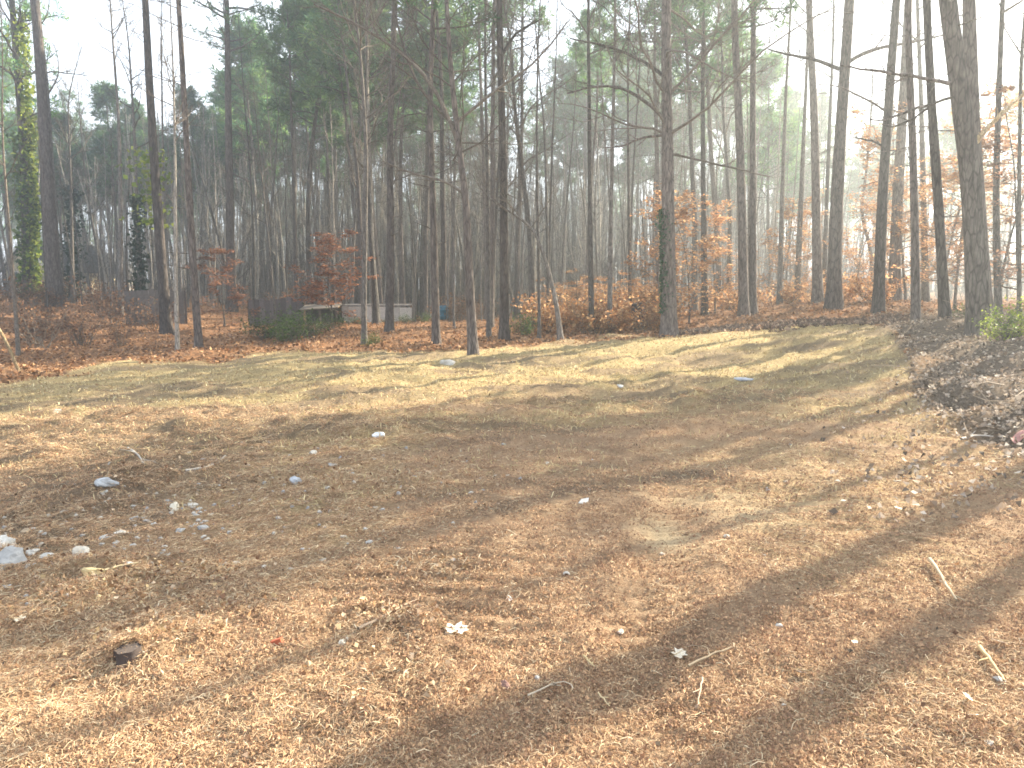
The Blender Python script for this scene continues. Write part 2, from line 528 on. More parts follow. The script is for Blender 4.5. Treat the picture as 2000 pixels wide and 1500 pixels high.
def ground_mat():
    m, n, l, out = new_mat('field_and_forest_floor')
    b = n.new('ShaderNodeBsdfPrincipled'); b.inputs['Roughness'].default_value = 1.0
    b.inputs['Specular IOR Level'].default_value = 0.1
    tc = n.new('ShaderNodeTexCoord')
    a1 = n.new('ShaderNodeAttribute'); a1.attribute_name = 'tint'
    a2 = n.new('ShaderNodeAttribute'); a2.attribute_name = 'wear_and_sunlit'
    s1 = n.new('ShaderNodeSeparateColor'); s2 = n.new('ShaderNodeSeparateColor')
    l.new(a1.outputs['Color'], s1.inputs[0]); l.new(a2.outputs['Color'], s2.inputs[0])

    def noise(scale, det=6, rough=.65, dist=0.0, sc=(1, 1, 1)):
        mp = n.new('ShaderNodeMapping'); mp.inputs['Scale'].default_value = sc
        t = n.new('ShaderNodeTexNoise'); t.inputs['Scale'].default_value = scale
        t.inputs['Detail'].default_value = det; t.inputs['Roughness'].default_value = rough
        t.inputs['Distortion'].default_value = dist
        l.new(tc.outputs['Object'], mp.inputs['Vector']); l.new(mp.outputs['Vector'], t.inputs['Vector'])
        return t.outputs['Fac']

    def ramp(f, cols):
        r = n.new('ShaderNodeValToRGB'); e = r.color_ramp.elements
        e[0].position, e[0].color = cols[0][0], (*cols[0][1], 1)
        e[1].position, e[1].color = cols[-1][0], (*cols[-1][1], 1)
        for p, c in cols[1:-1]:
            x = e.new(p); x.color = (*c, 1)
        l.new(f, r.inputs['Fac'])
        return r.outputs['Color']

    def mix(f, c1, c2):
        x = n.new('ShaderNodeMixRGB')
        if isinstance(f, float): x.inputs[0].default_value = f
        else: l.new(f, x.inputs[0])
        l.new(c1, x.inputs[1]); l.new(c2, x.inputs[2])
        return x.outputs['Color']

    fine = noise(55, 8, .75)
    straw = noise(26, 8, .72, .6, (1, 2.2, 1))
    mid = noise(7, 7, .7, .3)
    soil = ramp(straw, [(.3, (.17, .112, .064)), (.45, (.35, .24, .14)), (.6, (.53, .395, .235)), (.75, (.66, .52, .325))])
    clay = ramp(mid, [(.3, (.235, .14, .085)), (.55, (.385, .25, .155)), (.75, (.52, .37, .235))])
    clay = mix(ramp(fine, [(.35, (0, 0, 0)), (.7, (1, 1, 1))]), clay, ramp(fine, [(.3, (.24, .155, .1)), (.7, (.56, .42, .275))]))
    grass = ramp(straw, [(.28, (.16, .115, .065)), (.45, (.35, .265, .14)), (.62, (.5, .4, .215)), (.78, (.58, .49, .29))])
    debris = ramp(fine, [(.3, (.09, .068, .05)), (.5, (.19, .142, .1)), (.72, (.38, .285, .19))])
    forest = ramp(mid, [(.28, (.10, .06, .035)), (.5, (.24, .13, .07)), (.72, (.36, .2, .1))])
    bank = ramp(fine, [(.3, (.07, .055, .043)), (.5, (.16, .122, .094)), (.72, (.3, .235, .18))])
    # ragged edges: the masks are broken up by noise before they mix
    def ragged(sock, w=.9):
        x = n.new('ShaderNodeMath'); x.operation = 'MULTIPLY_ADD'; x.inputs[1].default_value = w; x.inputs[2].default_value = -w * .5
        l.new(mid, x.inputs[0])
        y = n.new('ShaderNodeMath'); y.operation = 'ADD'; y.use_clamp = True
        l.new(sock, y.inputs[0]); l.new(x.outputs[0], y.inputs[1])
        z = n.new('ShaderNodeMath'); z.operation = 'MULTIPLY'; z.use_clamp = True
        w2 = n.new('ShaderNodeMath'); w2.operation = 'MULTIPLY'; w2.inputs[1].default_value = 4; w2.use_clamp = True
        l.new(sock, w2.inputs[0]); l.new(y.outputs[0], z.inputs[0]); l.new(w2.outputs[0], z.inputs[1])
        return z.outputs[0]
    c = mix(ragged(s2.outputs[0], .8), soil, clay)
    c = mix(ragged(s2.outputs[2], .7), c, ramp(fine, [(.3, (.46, .335, .2)), (.7, (.72, .58, .38))]))  # pale sand colour, which also paints the sunlit cream areas
    c = mix(ragged(s1.outputs[2], .9), c, grass)
    c = mix(ragged(s2.outputs[1], .9), c, debris)
    c = mix(ragged(s1.outputs[0], .6), c, forest)
    c = mix(ragged(s1.outputs[1], .6), c, bank)
    l.new(c, b.inputs['Base Color'])
    bp = n.new('ShaderNodeBump'); bp.inputs['Strength'].default_value = 1.0; bp.inputs['Distance'].default_value = 0.045
    bp2 = n.new('ShaderNodeBump'); bp2.inputs['Strength'].default_value = 0.9; bp2.inputs['Distance'].default_value = 0.012
    l.new(straw, bp.inputs['Height']); l.new(fine, bp2.inputs['Height'])
    l.new(bp.outputs['Normal'], bp2.inputs['Normal']); l.new(bp2.outputs['Normal'], b.inputs['Normal'])
    l.new(b.outputs['BSDF'], out.inputs['Surface'])
    return m


gmb = MB()
gmb.add(np.stack([GX, GY, GZ], -1).reshape(-1, 3), quads=gq, col=np.stack([zf, zb, zg], -1).reshape(-1, 3))
gme = gmb.mesh('ground', ground_mat())
wa = gme.attributes.new('wear_and_sunlit', 'FLOAT_COLOR', 'POINT')
wa.data.foreach_set('color', np.stack([zc, zd, zs, zd * 0 + 1], -1).astype(np.float32).ravel())  # third channel: sandy spots plus painted sunlit areas
tag(link('ground', gme), 'scraped field of straw, clay and dry grass running into a leaf strewn wood', None, None, 'structure')

# ------------------------------------------------------------------ haze in the air of the wood
hb = MB()
hx, hy0, hy1, hz0, hz1 = 180, -152, 176, -4.0, 33.0
hv = [(x, y, z) for z in (hz0, hz1) for y in (hy0, hy1) for x in (-hx, hx)]
hb.add(hv, quads=[(0, 2, 3, 1), (4, 5, 7, 6), (0, 1, 5, 4), (2, 6, 7, 3), (0, 4, 6, 2), (1, 3, 7, 5)])
hm, hn, hl, hout = new_mat('thin_haze')
pv = hn.new('ShaderNodeVolumePrincipled')
pv.inputs['Color'].default_value = (0.84, 0.93, 1.0, 1)
pv.inputs['Density'].default_value = HAZE_DENSITY
pv.inputs['Anisotropy'].default_value = HAZE_ANISO
hl.new(pv.outputs['Volume'], hout.inputs['Volume'])
tag(link('haze', hb.mesh('haze', hm, False)), 'thin sunlit haze hanging through the wood', None, None, 'stuff')


# ------------------------------------------------------------------ tree builders
def resample(pts, n):
    pts = np.asarray(pts, float)
    s = np.concatenate([[0], np.cumsum(np.linalg.norm(np.diff(pts, axis=0), axis=1))])
    t = np.linspace(0, s[-1], n)
    # smooth by a Catmull-like pass: linear interpolation then relaxing
    q = np.stack([np.interp(t, s, pts[:, k]) for k in range(3)], -1)
    for _ in range(3):
        q[1:-1] = .25 * q[:-2] + .5 * q[1:-1] + .25 * q[2:]
    return q


def trunk_mesh(path, r0, top=0.25, k=9, flare=0.55, p=0.9):
    n = len(path)
    s = np.concatenate([[0], np.cumsum(np.linalg.norm(np.diff(path, axis=0), axis=1))])
    t = s / s[-1]
    R = r0 * (1 - (1 - top) * t ** p) * (1 + flare * np.exp(-s / (1.6 * r0 + .12)))
    mb = MB()
    tubes(mb, path[None], R[None], k, bark=0.05)
    return mb, R


def base_first(path, r0):
    """Add close rings at the foot of the trunk so that its flare reads."""
    d = nrm(path[1] - path[0])
    L = np.linalg.norm(path[1] - path[0])
    extra = [path[0] + d * x for x in (0, .12, .3, .6) if x < L * .8]
    return np.array(extra + list(path[1:]))


NEEDLE_COLS = np.array([[.055, .085, .035], [.04, .07, .032], [.075, .105, .04], [.05, .085, .05], [.1, .125, .045]])


def tufts(mb, pos, dirs, size, nt=9, width=.16, cols=NEEDLE_COLS, gain=1.0):
    B = len(pos)
    d = nrm(dirs[:, None, :] * .55 + rng.normal(0, .75, (B, nt, 3)) + np.array([0, 0, .18]))
    ln = size * rng.uniform(.7, 1.25, (B, nt, 1))
    sd_ = nrm(np.cross(d, rng.normal(0, 1, (B, nt, 3))))
    a = pos[:, None, :] + d * ln * .05 - sd_ * size * width * .35
    b = pos[:, None, :] + d * ln * .6 + sd_ * size * width * .5
    c = pos[:, None, :] + d * ln
    e = pos[:, None, :] + d * ln * .5 - sd_ * size * width * .5
    v = np.stack([a, b, c, e], 2).reshape(-1, 3)
    col = cols[rng.integers(0, len(cols), B)] * rng.uniform(.7, 1.3, (B, 1)) * gain
    col = np.repeat(col, nt * 4, 0)
    mb.add(v, quads=np.arange(len(v)).reshape(-1, 4), col=col)


def pine_parts(path, r0, cb, spread, nb=44, tuft=.26, dead=14, nt=8, k2=5, gain=1.0, limbs_w=1.0):
    """trunk, branches, crown MBs of a tall pine whose crown starts at share cb of the path."""
    path = base_first(path, r0)
    tm, R = trunk_mesh(path, r0, top=.22)
    n = len(path); s = np.concatenate([[0], np.cumsum(np.linalg.norm(np.diff(path, axis=0), axis=1))])
    H = s[-1]

    def at(t):
        return np.stack([np.interp(t * H, s, path[:, k]) for k in range(3)], -1), np.interp(t * H, s, R)
    t = np.sort(cb + (1 - cb) * rng.uniform(0, .985, nb) ** .85)
    st, rt = at(t)
    az = np.arange(nb) * 2.399 + rng.uniform(-.6, .6, nb)
    q = (t - cb) / (1 - cb)
    el = rng.uniform(-.05, .5, nb) + .6 * q
    d = np.stack([np.cos(az) * np.cos(el), np.sin(az) * np.cos(el), np.sin(el)], -1)
    ln = spread * (1.0 - .75 * q ** 1.3) * (.55 + .45 * np.minimum(q * 4, 1)) * rng.uniform(.6, 1.2, nb)
    bm, cm = MB(), MB()
    P1 = grow(st, d, ln, 7, .13, .35); r1 = np.minimum(rt * .5, .012 + .02 * ln) * limbs_w
    R1 = taper(r1, 7, .25); tubes(bm, P1, R1, 4)
    s2, d2, l2, r2 = children(P1, R1, ln, k2, .35, .95, .75, .42, .6)
    P2 = grow(s2, d2, np.maximum(l2, .35), 4, .15, .3); R2 = taper(r2, 4, .4); tubes(bm, P2, R2, 3)
    pos = np.concatenate([P2[:, 3], P2[:, 2], P1[:, 6], P1[:, 5], P2[:, 3] + rng.normal(0, .18, P2[:, 3].shape)])
    dr = np.concatenate([P2[:, 3] - P2[:, 2], P2[:, 3] - P2[:, 2], P1[:, 6] - P1[:, 5], P1[:, 6] - P1[:, 5], P2[:, 3] - P2[:, 2]])
    tufts(cm, pos, nrm(dr), tuft, nt, gain=gain)
    if dead:
        td = rng.uniform(.12, cb, dead); sd2, rd = at(td)
        az = rng.uniform(0, 6.28, dead); el = rng.uniform(-.25, .35, dead)
        dd = np.stack([np.cos(az) * np.cos(el), np.sin(az) * np.cos(el), np.sin(el)], -1)
        Pd = grow(sd2, dd, rng.uniform(.3, 2.6, dead) * (.4 + td), 5, .12, .05)
        Rd = taper(np.full(dead, .018), 5, .25); tubes(bm, Pd, Rd, 3)
        a, b, c, e = children(Pd, Rd, np.linalg.norm(Pd[:, -1] - Pd[:, 0], axis=1), 3, .3, .9, .7, .4, .6)
        tubes(bm, grow(a, b, c, 3, .1, .1), taper(e, 3, .3), 3)
    return tm, bm, cm


def hardwood_parts(path, r0, cb, spread, n1=22, k2=5, k3=5, k4=3, up=.5, topr=.12, twig=.005, el0=.35, el1=1.0, limb=1.0):
    """trunk and branches MBs of a leafless broadleaf tree."""
    path = base_first(path, r0)
    tm, R = trunk_mesh(path, r0, top=topr)
    s = np.concatenate([[0], np.cumsum(np.linalg.norm(np.diff(path, axis=0), axis=1))]); H = s[-1]
    t = np.sort(cb + (1 - cb) * rng.uniform(0, .98, n1))
    st = np.stack([np.interp(t * H, s, path[:, k]) for k in range(3)], -1); rt = np.interp(t * H, s, R)
    az = np.arange(n1) * 2.399 + rng.uniform(-.7, .7, n1)
    q = (t - cb) / (1 - cb)
    el = rng.uniform(el0, el1, n1)
    d = np.stack([np.cos(az) * np.cos(el), np.sin(az) * np.cos(el), np.sin(el)], -1)
    ln = spread * (1.05 - .6 * q) * rng.uniform(.55, 1.2, n1)
    bm = MB()
    P1 = grow(st, d, ln, 9, .16, up); R1 = taper(np.minimum(rt * .55, .02 * ln + .006) * limb, 9, .22); tubes(bm, P1, R1, 5)
    s2, d2, l2, r2 = children(P1, R1, ln, k2, .25, .97, .65, .5, .6)
    P2 = grow(s2, d2, l2, 6, .16, up * .8); R2 = taper(r2, 6, .3); tubes(bm, P2, R2, 4)
    s3, d3, l3, r3 = children(P2, R2, l2, k3, .2, .97, .65, .5, .65)
    P3 = grow(s3, d3, l3, 4, .16, up * .6); R3 = np.maximum(taper(r3, 4, .4), twig * .6); tubes(bm, P3, R3, 3)
    if k4:
        s4, d4, l4, r4 = children(P3, R3, l3, k4, .3, .97, .6, .6, .7)
        P4 = grow(s4, d4, l4, 3, .12, .2); tubes(bm, P4, np.maximum(taper(r4, 3, .5), twig * .5), 3)
    return tm, bm, (P1, P2, P3)


def leaves_mb(pos, size, cols, flat=.6, curl=.25):
    """small bent leaves (two quads each) lying roughly level around pos."""
    B = len(pos)
    nn = nrm(np.array([0, 0, 1.0]) * flat + rng.normal(0, .5, (B, 3)) * (1.3 - flat))
    u = nrm(np.cross(nn, rng.normal(0, 1, (B, 3)))); v = np.cross(nn, u)
    sz = size * rng.uniform(.55, 1.3, (B, 1))
    w = sz * rng.uniform(.3, .5, (B, 1))
    up_ = nn * sz * rng.uniform(-curl, curl, (B, 1))
    a = pos - u * sz * .5 + up_; b = pos + v * w; c = pos + u * sz * .5 + up_; d = pos - v * w
    V = np.stack([a, d, b, c], 1).reshape(-1, 3)
    i = np.arange(B)[:, None] * 4
    T = np.concatenate([i + np.array([[0, 1, 2]]), i + np.array([[1, 3, 2]])])
    mb = MB()
    col = np.asarray(cols)[rng.integers(0, len(cols), B)] * rng.uniform(.65, 1.3, (B, 1))
    mb.add(V, tris=T, col=np.repeat(col, 4, 0))
    return mb


BEECH_COLS = [(.54, .3, .14), (.44, .22, .1), (.62, .42, .23), (.36, .18, .09), (.58, .38, .22)]
RUST_COLS = [(.5, .23, .12), (.38, .16, .085), (.58, .31, .18), (.28, .12, .07)]
PALE_COLS = [(.36, .21, .14), (.28, .16, .11), (.4, .25, .16), (.25, .13, .09)]
GREEN_COLS = [(.07, .12, .03), (.1, .16, .035), (.14, .19, .05), (.05, .09, .03)]
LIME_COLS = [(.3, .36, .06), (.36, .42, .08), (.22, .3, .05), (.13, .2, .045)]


def beech_parts(H, r0, spread, n1, nleaf, cols, leaf=.08, low=.12, level=.12):
    path = grow(np.zeros((1, 3)), np.array([[0, 0, 1.0]]), np.array([H]), 14, .05, .1)[0]
    path[:, 2] -= .08
    tm, bm, (P1, P2, P3) = hardwood_parts(path, r0, low, spread, n1, 5, 4, 0, up=.12, el0=-.05, el1=.45, twig=.004)
    pts = np.concatenate([P3.reshape(-1, 3), P2[:, 2:].reshape(-1, 3)])
    pos = pts[rng.integers(0, len(pts), nleaf)] + rng.normal(0, 1, (nleaf, 3)) * np.array([.11, .11, level * .22])
    return tm, bm, leaves_mb(pos, leaf, cols, .85)


def bush_parts(H, spread, nstem, nleaf, cols, leaf=.07):
    n = nstem
    az = rng.uniform(0, 6.28, n); el = rng.uniform(.6, 1.45, n)
    d = np.stack([np.cos(az) * np.cos(el), np.sin(az) * np.cos(el), np.sin(el)], -1)
    st = np.stack([rng.normal(0, spread * .12, n), rng.normal(0, spread * .12, n), np.full(n, -.05)], -1)
    ln = H * rng.uniform(.6, 1.15, n)
    sm = MB()
    P1 = grow(st, d, ln, 7, .14, -.1); R1 = taper(np.full(n, .008 + .004 * H), 7, .25); tubes(sm, P1, R1, 4)
    s2, d2, l2, r2 = children(P1, R1, ln, 5, .2, .95, .7, .45, .6)
    P2 = grow(s2, d2, l2, 4, .15, .1); tubes(sm, P2, taper(r2, 4, .4), 3)
    pts = np.concatenate([P2[:, 1:].reshape(-1, 3), P1[:, 3:].reshape(-1, 3)])
    pos = pts[rng.integers(0, len(pts), nleaf)] + rng.normal(0, .07, (nleaf, 3))
    pos[:, 2] = np.maximum(pos[:, 2], .03)
    return sm, leaves_mb(pos, leaf, cols, .45)


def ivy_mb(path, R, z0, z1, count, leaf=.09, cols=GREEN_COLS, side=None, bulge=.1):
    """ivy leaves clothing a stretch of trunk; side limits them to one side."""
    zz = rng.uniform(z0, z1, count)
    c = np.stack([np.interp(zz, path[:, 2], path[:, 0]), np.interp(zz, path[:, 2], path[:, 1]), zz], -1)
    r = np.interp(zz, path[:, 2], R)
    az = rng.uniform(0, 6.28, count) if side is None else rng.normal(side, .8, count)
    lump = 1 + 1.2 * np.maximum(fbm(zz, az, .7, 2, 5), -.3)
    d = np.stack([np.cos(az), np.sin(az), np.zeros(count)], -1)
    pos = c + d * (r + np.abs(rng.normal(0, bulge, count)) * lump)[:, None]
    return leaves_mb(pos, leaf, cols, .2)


MANY = ('branches', 'crown', 'leaves', 'ivy', 'stems')      # parts that are many small pieces


def bare_path(H, lean=.02, wig=.035, n=16):
    p = grow(np.zeros((1, 3)), np.array([[rng.normal(0, lean), rng.normal(0, lean), 1.0]]), np.array([H]), n, wig, .12)[0]
    p[:, 2] -= .12
    return p


def assemble(name, label, cat, loc, parts, group=None, rz=0.0):
    r = root(name, label, cat, loc, group, rz)
    for pn, mb, mat in parts:
        tag(link(pn, mb.mesh(name + '_' + pn, mat), r), kind='stuff' if pn in MANY else None)
    return r


# ------------------------------------------------------------------ trees placed after the photograph
def mapped_path(pxs, D, H, n=26, dy=0.0):
    pts = [PX(px, py, D + dy * i) for i, (px, py) in enumerate(pxs)]
    x, y = pts[0][0], pts[0][1]
    base = np.array([x, y, gz(x, y) - .12])
    pts[0] = base
    if len(pts) == 1: pts.append(base + np.array([0, 0, 6]))
    d = nrm(pts[-1] - pts[-2]); d = nrm(d + np.array([0, 0, .6]))
    rest = H - (pts[-1][2] - base[2])
    if rest > .5:
        wob = np.zeros(3)
        for k in range(4):
            wob = wob + rng.normal(0, .08, 3) * np.array([1, 1, 0])
            pts.append(pts[-1] + d * rest / 4 + wob)
    q = resample(pts, n) - base
    q[:, 2] += 0
    return base, q


def mapped(kind, D, w, pxs, H, cb, label, spread=3.0, mat=None, group=None, limbs=(), ivy=None, **kw):
    base, path = mapped_path(pxs, D, H)
    r0 = max(w / FPX * D * .5 * .9, .025)
    if kind == 'pine':
        tm, bm, cm = pine_parts(path, r0, cb, spread, **kw)
        parts = [('trunk', tm, mat or M_PINE), ('branches', bm, M_PINE), ('crown', cm, M_NEEDLE)]
        nm, cat = 'pine_tree', 'tree'
    else:
        if w < 20: kw.setdefault('k4', 2); kw.setdefault('k3', 4); kw.setdefault('n1', 18)
        tm, bm, _ = hardwood_parts(path, r0, cb, spread, **kw)
        parts = [('trunk', tm, mat or M_GREY), ('branches', bm, M_TWIG)]
        nm, cat = 'bare_tree', 'tree'
    for lp, lw, lm in limbs:
        q = resample([PX(a, b, D + .15 * i) - base for i, (a, b) in enumerate(lp)], 12)
        q += np.cumsum(rng.normal(0, .012, q.shape), 0)
        lr = lw / FPX * D * .5
        mb = MB(); Rr = taper(np.array([lr]), 12, .35); tubes(mb, q[None], Rr, 6, bark=.06)
        ln = np.array([np.linalg.norm(q[-1] - q[0])])
        s2, d2, l2, r2 = children(q[None], Rr, ln, 7, .3, .98, .6, .35, .5)
        P2 = grow(s2, d2, l2, 5, .15, .2); R2 = taper(r2, 5, .3); tubes(mb, P2, R2, 4)
        s3, d3, l3, r3 = children(P2, R2, l2, 4, .3, .98, .6, .45, .6)
        tubes(mb, grow(s3, d3, l3, 3, .12, .1), taper(r3, 3, .5), 3)
        parts.append(('limb', mb, lm))
    if ivy:
        s = np.linspace(0, 1, len(path))
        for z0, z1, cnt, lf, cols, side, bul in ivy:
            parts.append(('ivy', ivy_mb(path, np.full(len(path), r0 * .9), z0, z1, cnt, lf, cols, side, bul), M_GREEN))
    return assemble(nm, label, cat, tuple(base), parts, group)


mapped('pine', 40, 27, [(58, 590), (48, 300), (28, 60)], 21, .42, 'ivy wrapped pine at the far left with leaves coloured sunlit yellow green down its side', 3.2,
       ivy=[(.1, 15, 2600, .22, LIME_COLS, .35, .16), (.1, 9, 1500, .22, GREEN_COLS, None, .16)], gain=1.4, tuft=.34)  # lime leaves on the sunward side: sunlight put into the ivy colour
mapped('pine', 38, 31, [(110, 600), (96, 420), (84, 200), (68, 0)], 25, .66, 'thick straight pine trunk just right of the yellow ivy pine')
mapped('hard', 39, 13, [(118, 590), (106, 400), (92, 160), (74, 0)], 20, .5, 'thinner forked trunk leaning against the thick left pine', 2.6)
mapped('hard', 42, 9, [(142, 590), (139, 380), (132, 190), (160, 90)], 14, .52, 'slender pale tree with an open forked top against the white sky', 2.8, el0=.6, el1=1.2)
mapped('hard', 36, 12, [(233, 590), (236, 420), (233, 250), (219, 60), (214, 0)], 17, .62, 'crooked forked trunk topped by a loop of bare branches', 2.2)
mapped('pine', 30, 24, [(326, 650), (312, 470), (296, 240), (283, 0)], 23, .62, 'dark pine leaning left beside the board fence', 2.8,
       ivy=[(4.4, 7.4, 330, .2, LIME_COLS, 2.4, .5)])
mapped('hard', 40, 8, [(322, 600), (318, 300), (314, 20)], 18, .6, 'thin stem behind the dark leaning pine', 2.0)
mapped('pine', 22.5, 17, [(389, 688), (372, 430), (360, 200), (349, 0)], 20, .66, 'pine with a slim dark trunk rooted at the left field edge', 2.6)
mapped('hard', 21.2, 10, [(347, 691), (343, 560), (342, 300), (338, 120)], 11, .5, 'pale thin stem standing before the board fence', 1.6, mat=M_PALE)
mapped('pine', 42, 22, [(452, 605), (447, 300), (443, 0)], 24, .56, 'straight pine rising behind the rusty shrub at left', 3.2, dead=24)
mapped('hard', 21.5, 9, [(38, 716), (30, 600), (20, 470), (6, 300)], 10, .5, 'reddish sapling at the left edge of the field', 1.5, mat=M_TWIG)
mapped('hard', 22.5, 13, [(711, 672), (711, 560), (716, 300), (706, 120)], 14, .45, 'dark stem with ferny foot left of mid field', 2.4)
mapped('hard', 33, 17, [(736, 630), (727, 520), (718, 250), (716, 60)], 17, .5, 'pale straight trunk rising behind the low wall', 2.6, mat=M_PALE)
mapped('pine', 21.5, 18, [(852, 675), (850, 560), (846, 400), (838, 200)], 17, .5, 'dark trunk on the litter left of the spreading bare tree', 2.6)
mapped('hard', 18.5, 22, [(925, 697), (916, 540), (912, 400), (892, 250), (880, 130), (872, 20)], 12.5, .34,
       'spreading bare tree rooted at the field edge behind the white rock', 3.4, mat=M_PINE, n1=22, k2=6, k3=6, k4=4, el0=.05, el1=.9, limb=.55,
       limbs=[([(900, 290), (862, 170), (800, 100), (712, 42), (622, 0)], 9, M_TWIG), ([(893, 250), (830, 190), (790, 110), (760, 0)], 8, M_TWIG),
              ([(908, 380), (862, 352), (800, 340), (745, 318)], 6, M_TWIG), ([(890, 240), (960, 180), (1040, 130), (1110, 40)], 7, M_TWIG)])
mapped('pine', 21.6, 21, [(985, 672), (985, 430), (980, 200), (974, 0)], 20, .58, 'pine standing just right of the spreading bare tree', 2.8,
       limbs=[([(978, 110), (1020, 60), (1065, 40)], 7, M_PINE)])
mapped('hard', 23, 11, [(955, 664), (953, 400), (947, 100)], 15, .5, 'thin stem squeezed between the spreading tree and the pine', 1.8)
mapped('hard', 21.4, 13, [(1096, 667), (1088, 600), (1070, 520), (1045, 450), (1010, 420), (968, 400)], 5.2, .55,
       'thin trunk bowed over in an arch towards the left', 1.6, mat=M_GREY, n1=10, up=.1)
mapped('hard', 21.8, 8, [(1053, 672), (1053, 560), (1048, 300), (1050, 100)], 13, .5, 'pale pole thin stem left of the bowed trunk', 1.6)
mapped('hard', 24, 13, [(1156, 655), (1153, 480), (1151, 200), (1148, 0)], 17, .5, 'left of two thin twin stems amid low orange leaves', 2.2)
mapped('hard', 24.4, 12, [(1191, 652), (1192, 480), (1198, 200), (1203, 0)], 17, .5, 'right of two thin twin stems amid low orange leaves', 2.2)
mapped('hard', 22, 33, [(1307, 655), (1306, 480), (1303, 250), (1300, 0)], 21, .27, 'tall thick tree at mid right with green ivy up one side', 4.6,
       mat=M_PINE, n1=30, k2=7, k3=6, k4=5, el0=-.05, el1=.8, up=.35, limb=.55,
       limbs=[([(1300, 240), (1282, 214), (1240, 182), (1190, 163), (1110, 185)], 8, M_PINE), ([(1300, 150), (1262, 118), (1200, 88), (1110, 72)], 7, M_PINE),
              ([(1304, 262), (1250, 266), (1215, 284), (1178, 288)], 6, M_PINE), ([(1304, 300), (1400, 320), (1500, 345)], 5, M_TWIG)],
       ivy=[(.8, 3.8, 1500, .07, [(.03, .09, .04), (.04, .11, .05), (.025, .07, .035)], 2.9, .035)])
mapped('hard', 28, 9, [(1232, 618), (1228, 400), (1226, 150)], 15, .5, 'thin stem behind the dark stump', 2.0)
mapped('hard', 29, 15, [(1377, 612), (1374, 400), (1372, 150)], 18, .45, 'slim trunk among the orange saplings right of the ivy tree', 2.6)
mapped('pine', 27, 22, [(1453, 620), (1449, 400), (1442, 200), (1432, 0)], 22, .6, 'left trunk of the close pair at mid right', 3.0)
mapped('pine', 27.4, 18, [(1470, 618), (1470, 400), (1470, 200), (1472, 0)], 21, .48, 'right trunk of the close pair at mid right', 3.0)
mapped('hard', 33, 12, [(1522, 596), (1527, 400), (1536, 150), (1546, 0)], 18, .62, 'slim trunk leaning right over the upper orange sapling', 2.4)
mapped('hard', 34, 14, [(1556, 595), (1566, 350), (1578, 80)], 18, .62, 'slim dark trunk just left of the paired right pines', 2.4)
mapped('pine', 31, 22, [(1597, 592), (1594, 400), (1590, 200), (1578, 0)], 24, .5, 'dark pine close behind the thick leaning trunk', 3.0)
mapped('pine', 26, 31, [(1628, 606), (1633, 400), (1645, 200), (1660, 0)], 24, .66, 'thick pine trunk leaning right above the raked straw', 3.2,
       limbs=[([(1655, 125), (1705, 95), (1772, 84), (1845, 68)], 9, M_PINE), ([(1640, 135), (1600, 120), (1550, 112), (1500, 96)], 8, M_PINE)])
mapped('hard', 36, 12, [(1608, 590), (1618, 300), (1628, 60), (1630, 0)], 19, .55, 'thin trunk half hidden by the thick leaning pine', 2.4)
mapped('hard', 40, 10, [(1705, 590), (1702, 480), (1678, 420), (1690, 360), (1705, 180), (1702, 60)], 14, .55, 'thin trunk with a wavy kink in front of bright sky', 2.0)
mapped('pine', 23, 24, [(1715, 613), (1722, 400), (1736, 200), (1750, 0)], 23, .66, 'pine leaning right at the end of the dirt berm', 3.0,
       limbs=[([(1742, 225), (1700, 200), (1640, 170), (1600, 168)], 5, M_PINE), ([(1735, 290), (1700, 275), (1665, 266)], 5, M_PINE)])
mapped('pine', 30, 26, [(1745, 592), (1752, 400), (1764, 200), (1774, 0)], 24, .5, 'broad trunk behind the pine at the berm end', 3.0)
mapped('pine', 19, 19, [(1790, 634), (1786, 400), (1780, 200), (1772, 40)], 20, .5, 'straight slim pine at the top of the leaf bank', 2.8)
mapped('pine', 17, 22, [(1846, 637), (1838, 480), (1822, 250), (1808, 0)], 20, .68, 'pine leaning left on the leaf bank beside the thickest trunk', 2.8,
       limbs=[([(1818, 205), (1780, 215), (1720, 238), (1690, 232)], 6, M_PINE)])
mapped('pine', 14, 46, [(1914, 660), (1905, 480), (1895, 300), (1868, 130), (1845, 0)], 21, .62, 'thickest trunk on the leaf bank with a broken yellow limb', 3.4,
       limbs=[([(1888, 296), (1915, 262), (1950, 228), (2000, 182)], 11, M_DEAD), ([(1856, 165), (1800, 152), (1720, 145), (1640, 130)], 8, M_PINE),
              ([(1870, 190), (1830, 200), (1790, 232), (1740, 250)], 6, M_PINE)])
mapped('pine', 15, 34, [(1926, 655), (1908, 400), (1898, 200), (1890, 0)], 21, .62, 'trunk merging with the thickest trunk at its right side', 3.4, nb=40)
mapped('hard', 18, 16, [(1950, 640), (1944, 400), (1950, 200), (1958, 0)], 16, .42, 'grey trunk in the glare right of the thickest trunk', 3.0)
mapped('hard', 16, 10, [(1990, 645), (1990, 400), (1994, 100)], 13, .4, 'thin stem at the right edge behind the green bush', 2.2)
mapped('hard', 30, 15, [(1808, 600), (1804, 400), (1798, 150), (1790, 0)], 19, .5, 'trunk wrapped round by orange leaves left of the leaning bank pine', 2.4)
mapped('hard', 40, 12, [(275, 595), (270, 480), (262, 250), (250, 60)], 16, .5, 'trunk with a dark ivy coat behind the board fence', 2.2,
       ivy=[(.2, 6, 900, .22, [(.03, .06, .03), (.025, .05, .03)], None, .18)])
mapped('hard', 46, 12, [(140, 590), (141, 470), (138, 300)], 9, .6, 'short dark ivy coated snag right of the thick left pine', 1.6,
       ivy=[(.2, 7, 900, .25, [(.025, .055, .035), (.03, .06, .04)], None, .25)])

rng = np.random.default_rng(101)
